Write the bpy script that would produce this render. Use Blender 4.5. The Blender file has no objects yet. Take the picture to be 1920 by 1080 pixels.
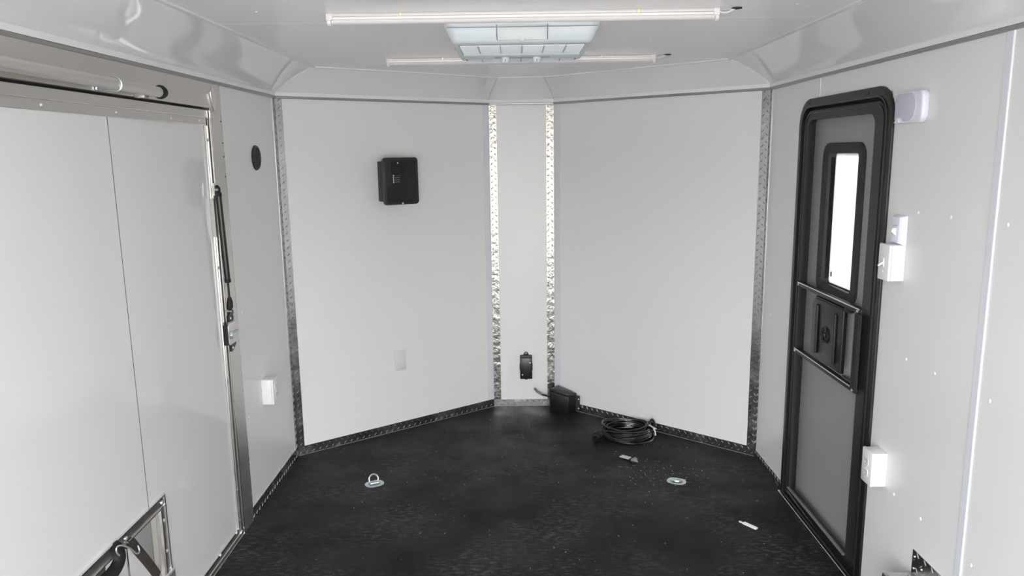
import bpy, bmesh, math, random
from mathutils import Matrix, Vector
R = math.radians
random.seed(7)
SC = bpy.context.scene
COL = SC.collection

# ------------------------------------------------------------------ camera, sky, sun, exposure
cam_d = bpy.data.cameras.new('camera')
cam_d.sensor_width = 36.0
cam_d.lens = 36.0 * 1400.86 / 1920.0
cam_d.clip_start = 0.02
cam_d.clip_end = 300
cam = bpy.data.objects.new('camera', cam_d)
COL.objects.link(cam)
_r = Vector((0.9999, 0.0020, -0.0138)).normalized()
_f = Vector((-0.0044, 0.9842, -0.1772)).normalized()
_u = _r.cross(_f).normalized()
_r = _f.cross(_u).normalized()
cam.matrix_world = Matrix(((_r.x, _u.x, -_f.x, -0.0341), (_r.y, _u.y, -_f.y, 0.0),
                           (_r.z, _u.z, -_f.z, 1.5973), (0, 0, 0, 1)))
SC.camera = cam

world = bpy.data.worlds.new('sky')
SC.world = world
world.use_nodes = True
wn, wl = world.node_tree.nodes, world.node_tree.links
for n in list(wn): wn.remove(n)
w_out = wn.new('ShaderNodeOutputWorld'); w_bg = wn.new('ShaderNodeBackground')
w_tc = wn.new('ShaderNodeTexCoord'); w_sep = wn.new('ShaderNodeSeparateXYZ'); w_rp = wn.new('ShaderNodeValToRGB')
wl.new(w_tc.outputs['Generated'], w_sep.inputs[0]); wl.new(w_sep.outputs['Z'], w_rp.inputs[0])
w_rp.color_ramp.elements[0].position = 0.0; w_rp.color_ramp.elements[0].color = (1.0, 0.99, 0.975, 1)
w_rp.color_ramp.elements[1].position = 0.75; w_rp.color_ramp.elements[1].color = (0.69, 0.775, 0.92, 1)
wl.new(w_rp.outputs[0], w_bg.inputs[0]); wl.new(w_bg.outputs[0], w_out.inputs[0])
w_bg.inputs[1].default_value = 1.0

sun_d = bpy.data.lights.new('sun', 'SUN'); sun_d.energy = 2.4; sun_d.angle = R(1.0); sun_d.color = (1.0, 0.94, 0.85)
sun = bpy.data.objects.new('sun', sun_d); COL.objects.link(sun)
sun.rotation_euler = Vector((0.62, 0.40, 0.72)).to_track_quat('Z', 'Y').to_euler()

portal_d = bpy.data.lights.new('rear_opening_portal', 'AREA'); portal_d.shape = 'RECTANGLE'
portal_d.size = 2.4; portal_d.size_y = 2.0; portal_d.cycles.is_portal = True
portal = bpy.data.objects.new('rear_opening_portal', portal_d); COL.objects.link(portal)
portal.location = (0, -0.77, 1.0); portal.rotation_euler = (R(90), 0, 0)

SC.view_settings.view_transform = 'Standard'
SC.view_settings.look = 'None'
SC.view_settings.gamma = 1.0
SC.view_settings.use_curve_mapping = False
SC.view_settings.exposure = 3.66
SC.cycles.max_bounces = 14
SC.cycles.diffuse_bounces = 8
SC.cycles.glossy_bounces = 6
SC.cycles.transmission_bounces = 8
SC.cycles.transparent_max_bounces = 16

# ------------------------------------------------------------------ materials
MATS = {}
def mat(name, col, rough=0.5, metal=0.0, bump=0.0, bscale=50.0, var=0.0, vscale=3.0, coat=0.0, spec=0.5,
        stretch=None, bdist=0.002, rvar=0.0, emis=None):
    m = bpy.data.materials.new(name); m.use_nodes = True
    nt = m.node_tree; N, Lk = nt.nodes, nt.links
    p = N['Principled BSDF']
    p.inputs['Base Color'].default_value = (*col, 1)
    p.inputs['Roughness'].default_value = rough
    p.inputs['Metallic'].default_value = metal
    p.inputs['Specular IOR Level'].default_value = spec
    p.inputs['Coat Weight'].default_value = coat
    tc = N.new('ShaderNodeTexCoord'); mp = N.new('ShaderNodeMapping')
    Lk.new(tc.outputs['Object'], mp.inputs[0])
    if stretch: mp.inputs['Scale'].default_value = stretch
    if var > 0:
        nz = N.new('ShaderNodeTexNoise'); nz.inputs['Scale'].default_value = vscale; nz.inputs['Detail'].default_value = 5
        Lk.new(mp.outputs[0], nz.inputs['Vector'])
        mx = N.new('ShaderNodeMixRGB'); mx.inputs[1].default_value = (*[c*(1-var) for c in col], 1)
        mx.inputs[2].default_value = (*[min(1, c*(1+var)) for c in col], 1)
        Lk.new(nz.outputs[0], mx.inputs[0]); Lk.new(mx.outputs[0], p.inputs['Base Color'])
        if rvar > 0:
            mr = N.new('ShaderNodeMapRange'); mr.inputs[3].default_value = max(0.02, rough-rvar); mr.inputs[4].default_value = rough+rvar
            mr.inputs[1].default_value = 0.3; mr.inputs[2].default_value = 0.7
            Lk.new(nz.outputs[0], mr.inputs[0]); Lk.new(mr.outputs[0], p.inputs['Roughness'])
    if bump > 0:
        nb = N.new('ShaderNodeTexNoise'); nb.inputs['Scale'].default_value = bscale; nb.inputs['Detail'].default_value = 3
        Lk.new(mp.outputs[0], nb.inputs['Vector'])
        b = N.new('ShaderNodeBump'); b.inputs['Strength'].default_value = bump; b.inputs['Distance'].default_value = bdist
        Lk.new(nb.outputs[0], b.inputs['Height']); Lk.new(b.outputs[0], p.inputs['Normal'])
    if emis:
        p.inputs['Emission Color'].default_value = (*emis[0], 1); p.inputs['Emission Strength'].default_value = emis[1]
    MATS[name] = m
    return m

WHITE = (0.79, 0.787, 0.78)
mat('white_skin', WHITE, 0.30, bump=0.25, bscale=2.2, bdist=0.004, var=0.012, vscale=1.5)
mat('white_gloss', (0.735, 0.737, 0.735), 0.07, bump=0.30, bscale=1.4, bdist=0.004, var=0.01, vscale=1.5)
mat('cove_gloss', (0.85, 0.85, 0.845), 0.045, bump=0.4, bscale=1.3, bdist=0.005)
mat('ceiling_skin', (0.85, 0.848, 0.84), 0.22, bump=0.3, bscale=2.0, bdist=0.004)
mat('white_trim', (0.82, 0.82, 0.82), 0.25)
mat('cool_white_trim', (0.72, 0.735, 0.78), 0.25)
mat('seam_dark', (0.10, 0.10, 0.10), 0.7)
mat('mill_aluminium', (0.74, 0.715, 0.68), 0.40, 1.0, bump=0.12, bscale=60, var=0.10, vscale=6, rvar=0.08, stretch=(0.25, 1, 1.6), bdist=0.0008)
mat('bright_aluminium', (0.80, 0.79, 0.77), 0.22, 1.0, bump=0.08, bscale=40, bdist=0.0005)
mat('weld', (0.78, 0.77, 0.75), 0.35, 1.0, bump=0.8, bscale=250, bdist=0.002)
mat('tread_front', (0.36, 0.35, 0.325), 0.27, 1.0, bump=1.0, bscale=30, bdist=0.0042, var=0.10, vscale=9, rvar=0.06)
mat('tread_plate', (0.62, 0.62, 0.62), 0.24, 1.0, bump=0.30, bscale=24, bdist=0.0035, var=0.08, vscale=9, rvar=0.07)
mat('rail_grey', (0.42, 0.41, 0.39), 0.4, 0.8)
mat('rubber', (0.010, 0.010, 0.011), 0.6, spec=0.3)
mat('black_plastic', (0.009, 0.009, 0.010), 0.38, bump=0.15, bscale=180, bdist=0.0006)
mat('black_satin', (0.020, 0.0205, 0.022), 0.30)
mat('black_matte', (0.008, 0.008, 0.009), 0.7)
mat('black_gloss', (0.012, 0.012, 0.012), 0.16, bump=0.1, bscale=90, bdist=0.0005)
mat('dark_grey_plastic', (0.026, 0.027, 0.030), 0.45, spec=0.35)
mat('door_skin', (0.80, 0.80, 0.79), 0.4)
mat('slide_black', (0.016, 0.017, 0.018), 0.65)
mat('ac_cover', (0.70, 0.725, 0.72), 0.35)
mat('bed_shade_plastic', (0.20, 0.22, 0.23), 0.6)  # grille bed darkened to stand in for shade between the louvres
mat('plate_metal', (0.71, 0.715, 0.72), 0.35)
mat('light_plastic', (0.70, 0.76, 0.775), 0.35)
mat('mid_grey_plastic', (0.42, 0.46, 0.475), 0.45)  # greyer plastic for ribs, control inset and pane mark
mat('white_plastic', (0.79, 0.79, 0.79), 0.28)
mat('lilac_plastic', (0.80, 0.78, 0.86), 0.30)
mat('lens_plastic', (0.56, 0.56, 0.66), 0.25)
mat('cool_plastic', (0.76, 0.79, 0.90), 0.3)
mat('cap_plastic', (0.83, 0.79, 0.78), 0.4)
mat('extrusion', (0.69, 0.665, 0.64), 0.35, 0.2)
mat('clear_tube', (0.70, 0.66, 0.64), 0.22, 0.0)
mat('brass_clip', (0.72, 0.64, 0.42), 0.35, 0.6)
mat('cup_shade_metal', (0.30, 0.33, 0.34), 0.4, 0.8)  # shade of the sunk tie-down cup put into a darker metal colour
mat('arch_metal', (0.30, 0.295, 0.29), 0.38, 1.0, bump=0.1, bscale=40, var=0.2, vscale=5)
mat('zinc', (0.64, 0.71, 0.72), 0.36, 1.0, bump=0.3, bscale=60, bdist=0.001)
mat('steel', (0.75, 0.75, 0.76), 0.35, 0.75)
mat('paper', (0.62, 0.58, 0.565), 0.8)
mat('paper_brown', (0.30, 0.245, 0.22), 0.8, bump=0.6, bscale=80)
mat('ink', (0.12, 0.10, 0.10), 0.8)
mat('label_grey', (0.16, 0.165, 0.18), 0.6)
mat('label_white', (0.75, 0.75, 0.76), 0.6)
mat('webbing', (0.040, 0.033, 0.025), 0.9, bump=0.8, bscale=160, bdist=0.002, var=0.35, vscale=60)
mat('crumb', (0.42, 0.36, 0.30), 0.8)
mat('gravel_ground', (0.27, 0.255, 0.245), 0.9, var=0.2, vscale=0.6, bump=0.5, bscale=6, bdist=0.02)
mat('leaf', (0.17, 0.17, 0.055), 0.6, var=0.6, vscale=1.2, bump=1.0, bscale=3, bdist=0.2)
mat('bark', (0.12, 0.09, 0.06), 0.9)

def floor_material():
    m = bpy.data.materials.new('ribbed_black_floor'); m.use_nodes = True
    N, Lk = m.node_tree.nodes, m.node_tree.links
    p = N['Principled BSDF']
    tc = N.new('ShaderNodeTexCoord')
    def math_(op, a, b=None, c=None):
        n = N.new('ShaderNodeMath'); n.operation = op
        for i, v in enumerate((a, b, c)):
            if v is None: continue
            if isinstance(v, (int, float)): n.inputs[i].default_value = v
            else: Lk.new(v, n.inputs[i])
        return n.outputs[0]
    def noise(scale, detail=4, vec=None, rough=0.6):
        n = N.new('ShaderNodeTexNoise'); n.inputs['Scale'].default_value = scale; n.inputs['Detail'].default_value = detail
        n.inputs['Roughness'].default_value = rough
        Lk.new(vec or tc.outputs['Object'], n.inputs['Vector']); return n.outputs[0]
    def mrange(v, a, b, c=0.0, d=1.0):
        n = N.new('ShaderNodeMapRange'); n.inputs[1].default_value = a; n.inputs[2].default_value = b
        n.inputs[3].default_value = c; n.inputs[4].default_value = d; Lk.new(v, n.inputs[0]); return n.outputs[0]
    sep = N.new('ShaderNodeSeparateXYZ'); Lk.new(tc.outputs['Object'], sep.inputs[0])
    # small raised diamonds, 9 mm apart
    k = 2*math.pi/0.0075
    gx = math_('SINE', math_('MULTIPLY', sep.outputs[0], k)); gy = math_('SINE', math_('MULTIPLY', sep.outputs[1], k*0.8))
    grid = math_('MULTIPLY', math_('ADD', gx, gy), 0.5)
    # worn, dusty patches made of fine specks
    patch = mrange(noise(2.6, 4), 0.42, 0.62)
    mp = N.new('ShaderNodeMapping'); mp.inputs['Scale'].default_value = (0.35, 1.0, 1.0); mp.inputs['Rotation'].default_value = (0, 0, R(15))
    Lk.new(tc.outputs['Object'], mp.inputs[0])
    fine = mrange(noise(75, 8, mp.outputs[0], 0.75), 0.49, 0.66)
    scuff = math_('MULTIPLY', patch, fine)
    nearf = mrange(sep.outputs[1], 4.2, 2.6, 0.30, 1.0)
    scuff = math_('MULTIPLY', scuff, nearf)
    vo = N.new('ShaderNodeTexVoronoi'); vo.inputs['Scale'].default_value = 26; Lk.new(tc.outputs['Object'], vo.inputs['Vector'])
    sepc = N.new('ShaderNodeSeparateXYZ'); Lk.new(vo.outputs['Color'], sepc.inputs[0])
    speck = math_('MULTIPLY', math_('LESS_THAN', vo.outputs['Distance'], 0.075), math_('GREATER_THAN', sepc.outputs[0], 0.86))
    # brown dust kept by the ribs
    dust = math_('MULTIPLY', mrange(noise(1.7, 4), 0.45, 0.75), mrange(grid, -0.6, 0.7))
    c1 = N.new('ShaderNodeMixRGB'); c1.inputs[1].default_value = (0.0085, 0.0085, 0.0095, 1); c1.inputs[2].default_value = (0.060, 0.045, 0.034, 1)
    Lk.new(math_('MULTIPLY', dust, 0.55), c1.inputs[0])
    c2 = N.new('ShaderNodeMixRGB'); c2.inputs[2].default_value = (0.20, 0.18, 0.168, 1); Lk.new(c1.outputs[0], c2.inputs[1])
    Lk.new(math_('MULTIPLY', scuff, 0.62), c2.inputs[0])
    c3 = N.new('ShaderNodeMixRGB'); c3.inputs[2].default_value = (0.36, 0.30, 0.25, 1); Lk.new(c2.outputs[0], c3.inputs[1])
    Lk.new(math_('MULTIPLY', speck, 0.8), c3.inputs[0])
    Lk.new(c3.outputs[0], p.inputs['Base Color'])
    Lk.new(mrange(noise(3.0, 3), 0.35, 0.7, 0.44, 0.66), p.inputs['Roughness'])
    p.inputs['Specular IOR Level'].default_value = 0.20
    b = N.new('ShaderNodeBump'); b.inputs['Strength'].default_value = 0.35; b.inputs['Distance'].default_value = 0.0008
    Lk.new(math_('ADD', grid, math_('MULTIPLY', scuff, 0.8)), b.inputs['Height']); Lk.new(b.outputs[0], p.inputs['Normal'])
    MATS['floor'] = m
floor_material()

def screen_material():
    m = bpy.data.materials.new('insect_screen'); m.use_nodes = True
    N, Lk = m.node_tree.nodes, m.node_tree.links
    p = N['Principled BSDF']; out = N['Material Output']
    p.inputs['Base Color'].default_value = (0.035, 0.034, 0.032, 1); p.inputs['Roughness'].default_value = 0.6
    tr = N.new('ShaderNodeBsdfTransparent'); mx = N.new('ShaderNodeMixShader')
    mx.inputs[0].default_value = 0.38
    Lk.new(tr.outputs[0], mx.inputs[1]); Lk.new(p.outputs[0], mx.inputs[2]); Lk.new(mx.outputs[0], out.inputs[0])
    MATS['screen'] = m
screen_material()

def frosted_material():
    m = bpy.data.materials.new('frosted_glass'); m.use_nodes = True
    N, Lk = m.node_tree.nodes, m.node_tree.links
    out = N['Material Output']; N.remove(N['Principled BSDF'])
    t = N.new('ShaderNodeBsdfTranslucent'); t.inputs[0].default_value = (0.40, 0.40, 0.40, 1)
    g = N.new('ShaderNodeBsdfGlossy'); g.inputs['Roughness'].default_value = 0.15
    g.inputs['Color'].default_value = (0.9, 0.9, 0.9, 1)
    tc = N.new('ShaderNodeTexCoord'); mp = N.new('ShaderNodeMapping'); mp.inputs['Scale'].default_value = (1, 1, 0.5)
    nz = N.new('ShaderNodeTexNoise'); nz.inputs['Scale'].default_value = 140; nz.inputs['Detail'].default_value = 2
    b = N.new('ShaderNodeBump'); b.inputs['Strength'].default_value = 1.0; b.inputs['Distance'].default_value = 0.004
    Lk.new(tc.outputs['Object'], mp.inputs[0]); Lk.new(mp.outputs[0], nz.inputs['Vector']); Lk.new(nz.outputs[0], b.inputs['Height'])
    Lk.new(b.outputs[0], g.inputs['Normal']); Lk.new(b.outputs[0], t.inputs['Normal'])
    mx = N.new('ShaderNodeMixShader'); mx.inputs[0].default_value = 0.06
    Lk.new(t.outputs[0], mx.inputs[1]); Lk.new(g.outputs[0], mx.inputs[2]); Lk.new(mx.outputs[0], out.inputs[0])
    MATS['frosted'] = m
frosted_material()

# ------------------------------------------------------------------ mesh helpers
class MB:
    def __init__(s): s.v = []; s.f = []
    def add(s, vs, fs):
        o = len(s.v); s.v += [tuple(v) for v in vs]; s.f += [tuple(i+o for i in f) for f in fs]; return s
    def box(s, x0, x1, y0, y1, z0, z1):
        x0, x1 = sorted((x0, x1)); y0, y1 = sorted((y0, y1)); z0, z1 = sorted((z0, z1))
        return s.add([(x0,y0,z0),(x1,y0,z0),(x1,y1,z0),(x0,y1,z0),(x0,y0,z1),(x1,y0,z1),(x1,y1,z1),(x0,y1,z1)],
                     [(0,3,2,1),(4,5,6,7),(0,1,5,4),(1,2,6,5),(2,3,7,6),(3,0,4,7)])
    def hexa(s, p):   # 8 points: bottom 4 ccw, top 4 ccw
        return s.add(p, [(0,3,2,1),(4,5,6,7),(0,1,5,4),(1,2,6,5),(2,3,7,6),(3,0,4,7)])
    def prism(s, poly, a0, a1, axis='y'):
        """poly is a list of 2D points; axis y: (x,z) outline, axis z: (x,y), axis x: (y,z)"""
        def P(q, a): return {'y': (q[0], a, q[1]), 'z': (q[0], q[1], a), 'x': (a, q[0], q[1])}[axis]
        n = len(poly)
        vs = [P(q, a0) for q in poly] + [P(q, a1) for q in poly]
        fs = [tuple(range(n))[::-1], tuple(range(n, 2*n))] + [(i, (i+1) % n, n+(i+1) % n, n+i) for i in range(n)]
        return s.add(vs, fs)
    def ring(s, outer, inner, a0, a1, axis='y'):
        def P(q, a): return {'y': (q[0], a, q[1]), 'z': (q[0], q[1], a), 'x': (a, q[0], q[1])}[axis]
        n = len(outer)
        vs = [P(q, a0) for q in outer]+[P(q, a0) for q in inner]+[P(q, a1) for q in outer]+[P(q, a1) for q in inner]
        fs = []
        for i in range(n):
            j = (i+1) % n
            fs += [(i, n+i, n+j, j), (2*n+i, 2*n+j, 3*n+j, 3*n+i), (i, j, 2*n+j, 2*n+i), (n+i, 3*n+i, 3*n+j, n+j)]
        return s.add(vs, fs)
    def tube(s, pts, r, seg=10, caps=True, flat=1.0, closed=False, thin=1.0):
        pts = [Vector(p) for p in pts]; n = len(pts); rings = []; up = None
        for i, p in enumerate(pts):
            if closed: t = pts[(i+1) % n]-pts[i-1]
            else: t = (pts[min(i+1, n-1)]-pts[max(i-1, 0)])
            t.normalize()
            if up is None:
                up = Vector((0,0,1)) if abs(t.z) < 0.9 else Vector((1,0,0))
            a = t.cross(up)
            if a.length < 1e-6: a = t.cross(Vector((0,1,0)))
            a.normalize(); b = a.cross(t).normalized(); up = b
            rr = r[i] if isinstance(r, (list, tuple)) else r
            rings.append([p + a*math.cos(2*math.pi*k/seg)*rr*thin + b*math.sin(2*math.pi*k/seg)*rr*flat for k in range(seg)])
        vs = [v for q in rings for v in q]; fs = []
        for i in range(n if closed else n-1):
            j = (i+1) % n
            for k in range(seg):
                l = (k+1) % seg
                fs.append((i*seg+k, i*seg+l, j*seg+l, j*seg+k))
        if caps and not closed: fs += [tuple(range(seg))[::-1], tuple((n-1)*seg+k for k in range(seg))]
        return s.add(vs, fs)
    def lathe(s, prof, c=(0,0,0), axis='z', seg=24):
        """prof: list of (radius, height); closed at r=0 ends"""
        c = Vector(c); vs = []; fs = []
        def P(r, h, a):
            x, y = r*math.cos(a), r*math.sin(a)
            v = {'z': (x, y, h), 'y': (x, -h, y), 'x': (h, x, y)}[axis]   # axis y: height goes towards the viewer (-Y)
            return c+Vector(v)
        for r, h in prof: vs += [P(max(r, 1e-5), h, 2*math.pi*k/seg) for k in range(seg)]
        for i in range(len(prof)-1):
            for k in range(seg):
                l = (k+1) % seg; fs.append((i*seg+k, i*seg+l, (i+1)*seg+l, (i+1)*seg+k))
        fs += [tuple(range(seg))[::-1], tuple((len(prof)-1)*seg+k for k in range(seg))]
        return s.add(vs, fs)
    def lug(s, cx, cz, ang, y=0.0, L=0.021, W=0.0052, h=0.0021):
        """one raised lug of tread plate on a face looking to -Y"""
        c, n = math.cos(ang), math.sin(ang)
        def P(a, b, d): return (cx+a*c-b*n, y-d, cz+a*n+b*c)
        return s.add([P(-L/2,0,0), P(0,-W/2,0), P(L/2,0,0), P(0,W/2,0), P(-L*0.28,0,h), P(L*0.28,0,h)],
                     [(0,1,5,4), (1,2,5), (2,3,4,5), (3,0,4)])
    def plate(s, u0, u1, z0, z1, y=0.0, t=0.0025, pitch=0.037, vertical=True):
        s.box(u0, u1, y-t, y+0.0005, z0, z1)
        def rows(a0, a1, b0, b1, put):
            nb = max(1, int((b1-b0)//0.02)); k = 0; a = a0+0.012
            while a < a1-0.008:
                for j in range(nb):
                    b = b0+(b1-b0)*(j+0.5)/nb
                    sg = 1 if (j % 2 == 0) else -1
                    aa = a+(pitch/2 if j % 2 else 0)
                    if aa < a1-0.006: put(aa, b, sg)
                a += pitch
        if vertical: rows(z0, z1, u0, u1, lambda a, b, sg: s.lug(b, a, sg*R(45), y-t))
        else: rows(u0, u1, z0, z1, lambda a, b, sg: s.lug(a, b, sg*R(45), y-t))
        return s
    def xf(s, M):
        s.v = [tuple(M @ Vector(v)) for v in s.v]; return s
    def build(s, name, m, parent=None, bev=0.0, seg=2, smooth=True, ang=28, local=None):
        me = bpy.data.meshes.new(name)
        bm = bmesh.new()
        vv = [bm.verts.new(v) for v in s.v]
        for f in s.f:
            try: bm.faces.new([vv[i] for i in f])
            except ValueError: pass
        bmesh.ops.recalc_face_normals(bm, faces=bm.faces)
        if bev > 0:
            es = [e for e in bm.edges if len(e.link_faces) == 2 and e.calc_face_angle(0) > R(40)]
            bmesh.ops.bevel(bm, geom=es, offset=bev, segments=seg, affect='EDGES', profile=0.5, clamp_overlap=True)
        bm.to_mesh(me); bm.free()
        me.materials.append(MATS[m])
        if smooth:
            me.shade_smooth(); me.set_sharp_from_angle(angle=R(ang))
        o = bpy.data.objects.new(name, me); COL.objects.link(o)
        if parent is not None: o.parent = parent
        if local is not None: o.matrix_local = local
        return o

def smooth(pts, n=6):
    P = [Vector(p) for p in pts]; out = []
    for i in range(len(P)-1):
        a, b_, c_, d = P[max(i-1, 0)], P[i], P[i+1], P[min(i+2, len(P)-1)]
        for k in range(n):
            t = k/n
            out.append(0.5*((2*b_)+(-a+c_)*t+(2*a-5*b_+4*c_-d)*t*t+(-a+3*b_-3*c_+d)*t**3))
    out.append(P[-1]); return out
def rrect(x0, x1, z0, z1, r, n=6, rs=None):
    """rounded rectangle outline; rs = radii (bl, br, tr, tl)"""
    rs = rs or (r,)*4; out = []
    for (cx, cz, a0, rr) in ((x0+rs[0], z0+rs[0], 180, rs[0]), (x1-rs[1], z0+rs[1], 270, rs[1]), (x1-rs[2], z1-rs[2], 0, rs[2]), (x0+rs[3], z1-rs[3], 90, rs[3])):
        for i in range(n+1):
            a = R(a0+90*i/n); out.append((cx+rr*math.cos(a), cz+rr*math.sin(a)))
    return out

def struct(o):
    o['kind'] = 'structure'; return o
def empty(name, M=None):
    o = bpy.data.objects.new(name, None); COL.objects.link(o); o.empty_display_size = 0.05
    if M is not None: o.matrix_world = M
    return o
def thing(name, label, cat, M=None, group=None):
    o = empty(name, M); o['label'] = label; o['category'] = cat
    if group: o['group'] = group
    return o
def tag(o, label, cat, group=None):
    o['label'] = label; o['category'] = cat
    if group: o['group'] = group
    return o
def T(x, y, z): return Matrix.Translation((x, y, z))

# ------------------------------------------------------------------ plan of the room (V-nosed trailer)
YR = -0.75
A0 = Vector((-1.22, YR)); PB = Vector((-1.22, 3.8213)); PC = Vector((-0.1799, 4.5924)); PD = Vector((0.2096, 4.5924))
PE = Vector((1.22, 3.7436)); A1 = Vector((1.22, YR))
PLAN = [A0, PB, PC, PD, PE, A1]
HW, HC = 1.892, 2.026
LNL, LNF, LNR = (PC-PB).length, (PD-PC).length, (PE-PD).length

def offset(ds):
    """plan polyline moved inwards by ds[i] on segment i, mitred"""
    lines = []
    for i in range(5):
        d = (PLAN[i+1]-PLAN[i]).normalized(); n = Vector((d.y, -d.x)); lines.append((PLAN[i]+n*ds[i], d))
    pts = [lines[0][0]]
    for i in range(4):
        (p, d), (q, e) = lines[i], lines[i+1]
        t = ((q-p).x*e.y-(q-p).y*e.x)/(d.x*e.y-d.y*e.x); pts.append(p+d*t)
    pts.append(lines[4][0]+lines[4][1]*(PLAN[5]-PLAN[4]).length)
    return pts

def frame(P, Q):
    """front-view frame of a wall: X along it to the right, Z up, the room on the -Y side"""
    d = (Q-P).normalized()
    return Matrix(((d.x, -d.y, 0, P.x), (d.y, d.x, 0, P.y), (0, 0, 1, 0), (0, 0, 0, 1)))
F_L = Matrix(((0, -1, 0, -1.22), (1, 0, 0, 0), (0, 0, 1, 0), (0, 0, 0, 1)))       # X = world y
F_NL, F_NF, F_NR = frame(PB, PC), frame(PC, PD), frame(PD, PE)
F_R = Matrix(((0, 1, 0, 1.22), (-1, 0, 0, 0), (0, 0, 1, 0), (0, 0, 0, 1)))        # X = -world y

OUT = offset([-0.045]*5)

# ------------------------------------------------------------------ outdoors (seen only in reflections)
g = struct(MB().box(-60, 60, -60, 60, -0.75, -0.62).build('ground', 'gravel_ground'))
rmp = MB(); rmp.hexa([(-1.15, -2.8, -0.62), (1.15, -2.8, -0.62), (1.15, -0.81, -0.08), (-1.15, -0.81, -0.08),
                      (-1.15, -2.8, -0.57), (1.15, -2.8, -0.57), (1.15, -0.81, -0.005), (-1.15, -0.81, -0.005)])
struct(rmp.build('floor_ramp', 'mill_aluminium'))

# ------------------------------------------------------------------ floor
fl = MB(); fl.prism([tuple(p) for p in OUT], -0.08, 0.0, 'z')
struct(fl.build('floor', 'floor'))
# roof skin above everything
rf = MB(); rf.prism([tuple(p) for p in OUT], HC+0.02, HC+0.07, 'z')
struct(rf.build('roof', 'white_trim'))

# ------------------------------------------------------------------ ceiling: separate panels with thin joints
SIDE_IN, NOSE_IN = 0.221, 0.190
CI = offset([SIDE_IN, NOSE_IN, NOSE_IN, NOSE_IN, SIDE_IN])
ceil_root = struct(empty('ceiling'))
XL, XR = CI[1].x, CI[4].x
SE1, SE2 = 2.562, 3.672
def ceil_panel(poly):
    m = MB(); m.prism(poly, HC, HC+0.018, 'z'); m.build('ceiling_panel', 'ceiling_skin', ceil_root, bev=0.001, seg=1)
g_ = 0.0022
ceil_panel([(XL-0.15, YR), (XR+0.15, YR), (XR+0.15, 1.38), (XL-0.15, 1.38)])
ceil_panel([(XL-0.15, 1.38+g_), (XR+0.15, 1.38+g_), (XR+0.15, SE1+0.012), (XL-0.15, SE1-0.012)])
ceil_panel([(XL-0.15, SE1-0.012+g_), (XR+0.15, SE1+0.012+g_), (XR+0.15, SE2-0.002), (XL-0.15, SE2-0.006)])
ceil_panel([(XL-0.15, SE2-0.006+g_), (XR+0.15, SE2-0.002+g_), (XR+0.15, PE.y), (PD.x, PD.y), (PC.x, PC.y), (XL-0.15, PB.y)])
MB().box(-1.24, 1.24, YR, 4.6, HC+0.0182, HC+0.0195).build('joint_backing', 'seam_dark', ceil_root)
for (x, y) in ((-0.49, 3.02), (0.50, 3.01), (-0.83, 3.55), (0.86, 3.58), (-0.80, 2.35), (0.82, 2.35)):
    MB().lathe([(0.004, 0.002), (0.004, -0.001), (0.0015, -0.0025)], (x, y, HC), 'z', 8).build('screw', 'white_trim', ceil_root)

# ------------------------------------------------------------------ coves, their lower rails and upper edge trims
def seg_strip(lines, name, m, ang=60, **k):
    """lines: list of (plan polyline, z) profile rows -> one mesh per wall segment"""
    out = []
    for i in range(5):
        b = MB(); n = len(lines)
        vs = []; fs = []
        for (pl, z) in lines: vs += [(pl[i].x, pl[i].y, z), (pl[i+1].x, pl[i+1].y, z)]
        for j in range(n-1): fs.append((2*j, 2*j+1, 2*j+3, 2*j+2))
        b.add(vs, fs); out.append(b)
    return out
def cove_profile():
    rows = []
    rows.append((0.0, HW+0.004)); rows.append((0.006, HW+0.004)); rows.append((0.006, HW+0.022))
    z0, z1 = HW+0.020, HC
    for i in range(13):
        t = i/12
        sag = 0.013*math.sin(math.pi*t)
        rows.append((0.012+t*0.988*1.0, z0+(z1-z0)*t+sag*(1-0.25*t)))
    return rows
rows = cove_profile()
coves = []
lines = []
for (t, z) in rows:
    if t < 0.0125 and z < HW+0.03 and t != 0.012: ds = [t]*5
    else: ds = [t*SIDE_IN, t*NOSE_IN, t*NOSE_IN, t*NOSE_IN, t*SIDE_IN]
    lines.append((offset(ds), z))
for i, b in enumerate(seg_strip(lines, 'cove', 'cove_gloss')):
    o = struct(b.build('trim_%d' % (i+1), 'cove_gloss', ang=50))
def mitre_seam(i, r, m, par):
    pts = [(l[i].x, l[i].y, z-r*0.4) for (l, z) in lines[3:]]
    MB().tube(pts, r, 5).build('seam', m, par)
_c = [o for o in bpy.data.objects if o.name in ('trim_3', 'trim_2', 'trim_5')]
_c = {o.name: o for o in _c}
mitre_seam(2, 0.0007, 'seam_dark', _c['trim_3']); mitre_seam(3, 0.0007, 'seam_dark', _c['trim_3'])
mitre_seam(1, 0.0028, 'cove_gloss', _c['trim_2']); mitre_seam(4, 0.0028, 'cove_gloss', _c['trim_5'])
def ring_trim(ds0, ds1, z0, z1, start, m, bev=0.002, gap=0.0):
    P0, P1 = offset(ds0), offset(ds1)
    for i in range(5):
        b = MB()
        b.hexa([(P0[i].x, P0[i].y, z0), (P0[i+1].x, P0[i+1].y, z0), (P1[i+1].x, P1[i+1].y, z0), (P1[i].x, P1[i].y, z0),
                (P0[i].x, P0[i].y, z1), (P0[i+1].x, P0[i+1].y, z1), (P1[i+1].x, P1[i+1].y, z1), (P1[i].x, P1[i].y, z1)])
        struct(b.build('trim_%d' % (start+i), m, bev=bev, seg=1))
ring_trim([0.0]*5, [0.008]*5, HW-0.009, HW+0.003, 6, 'rail_grey')
e = 0.012
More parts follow.
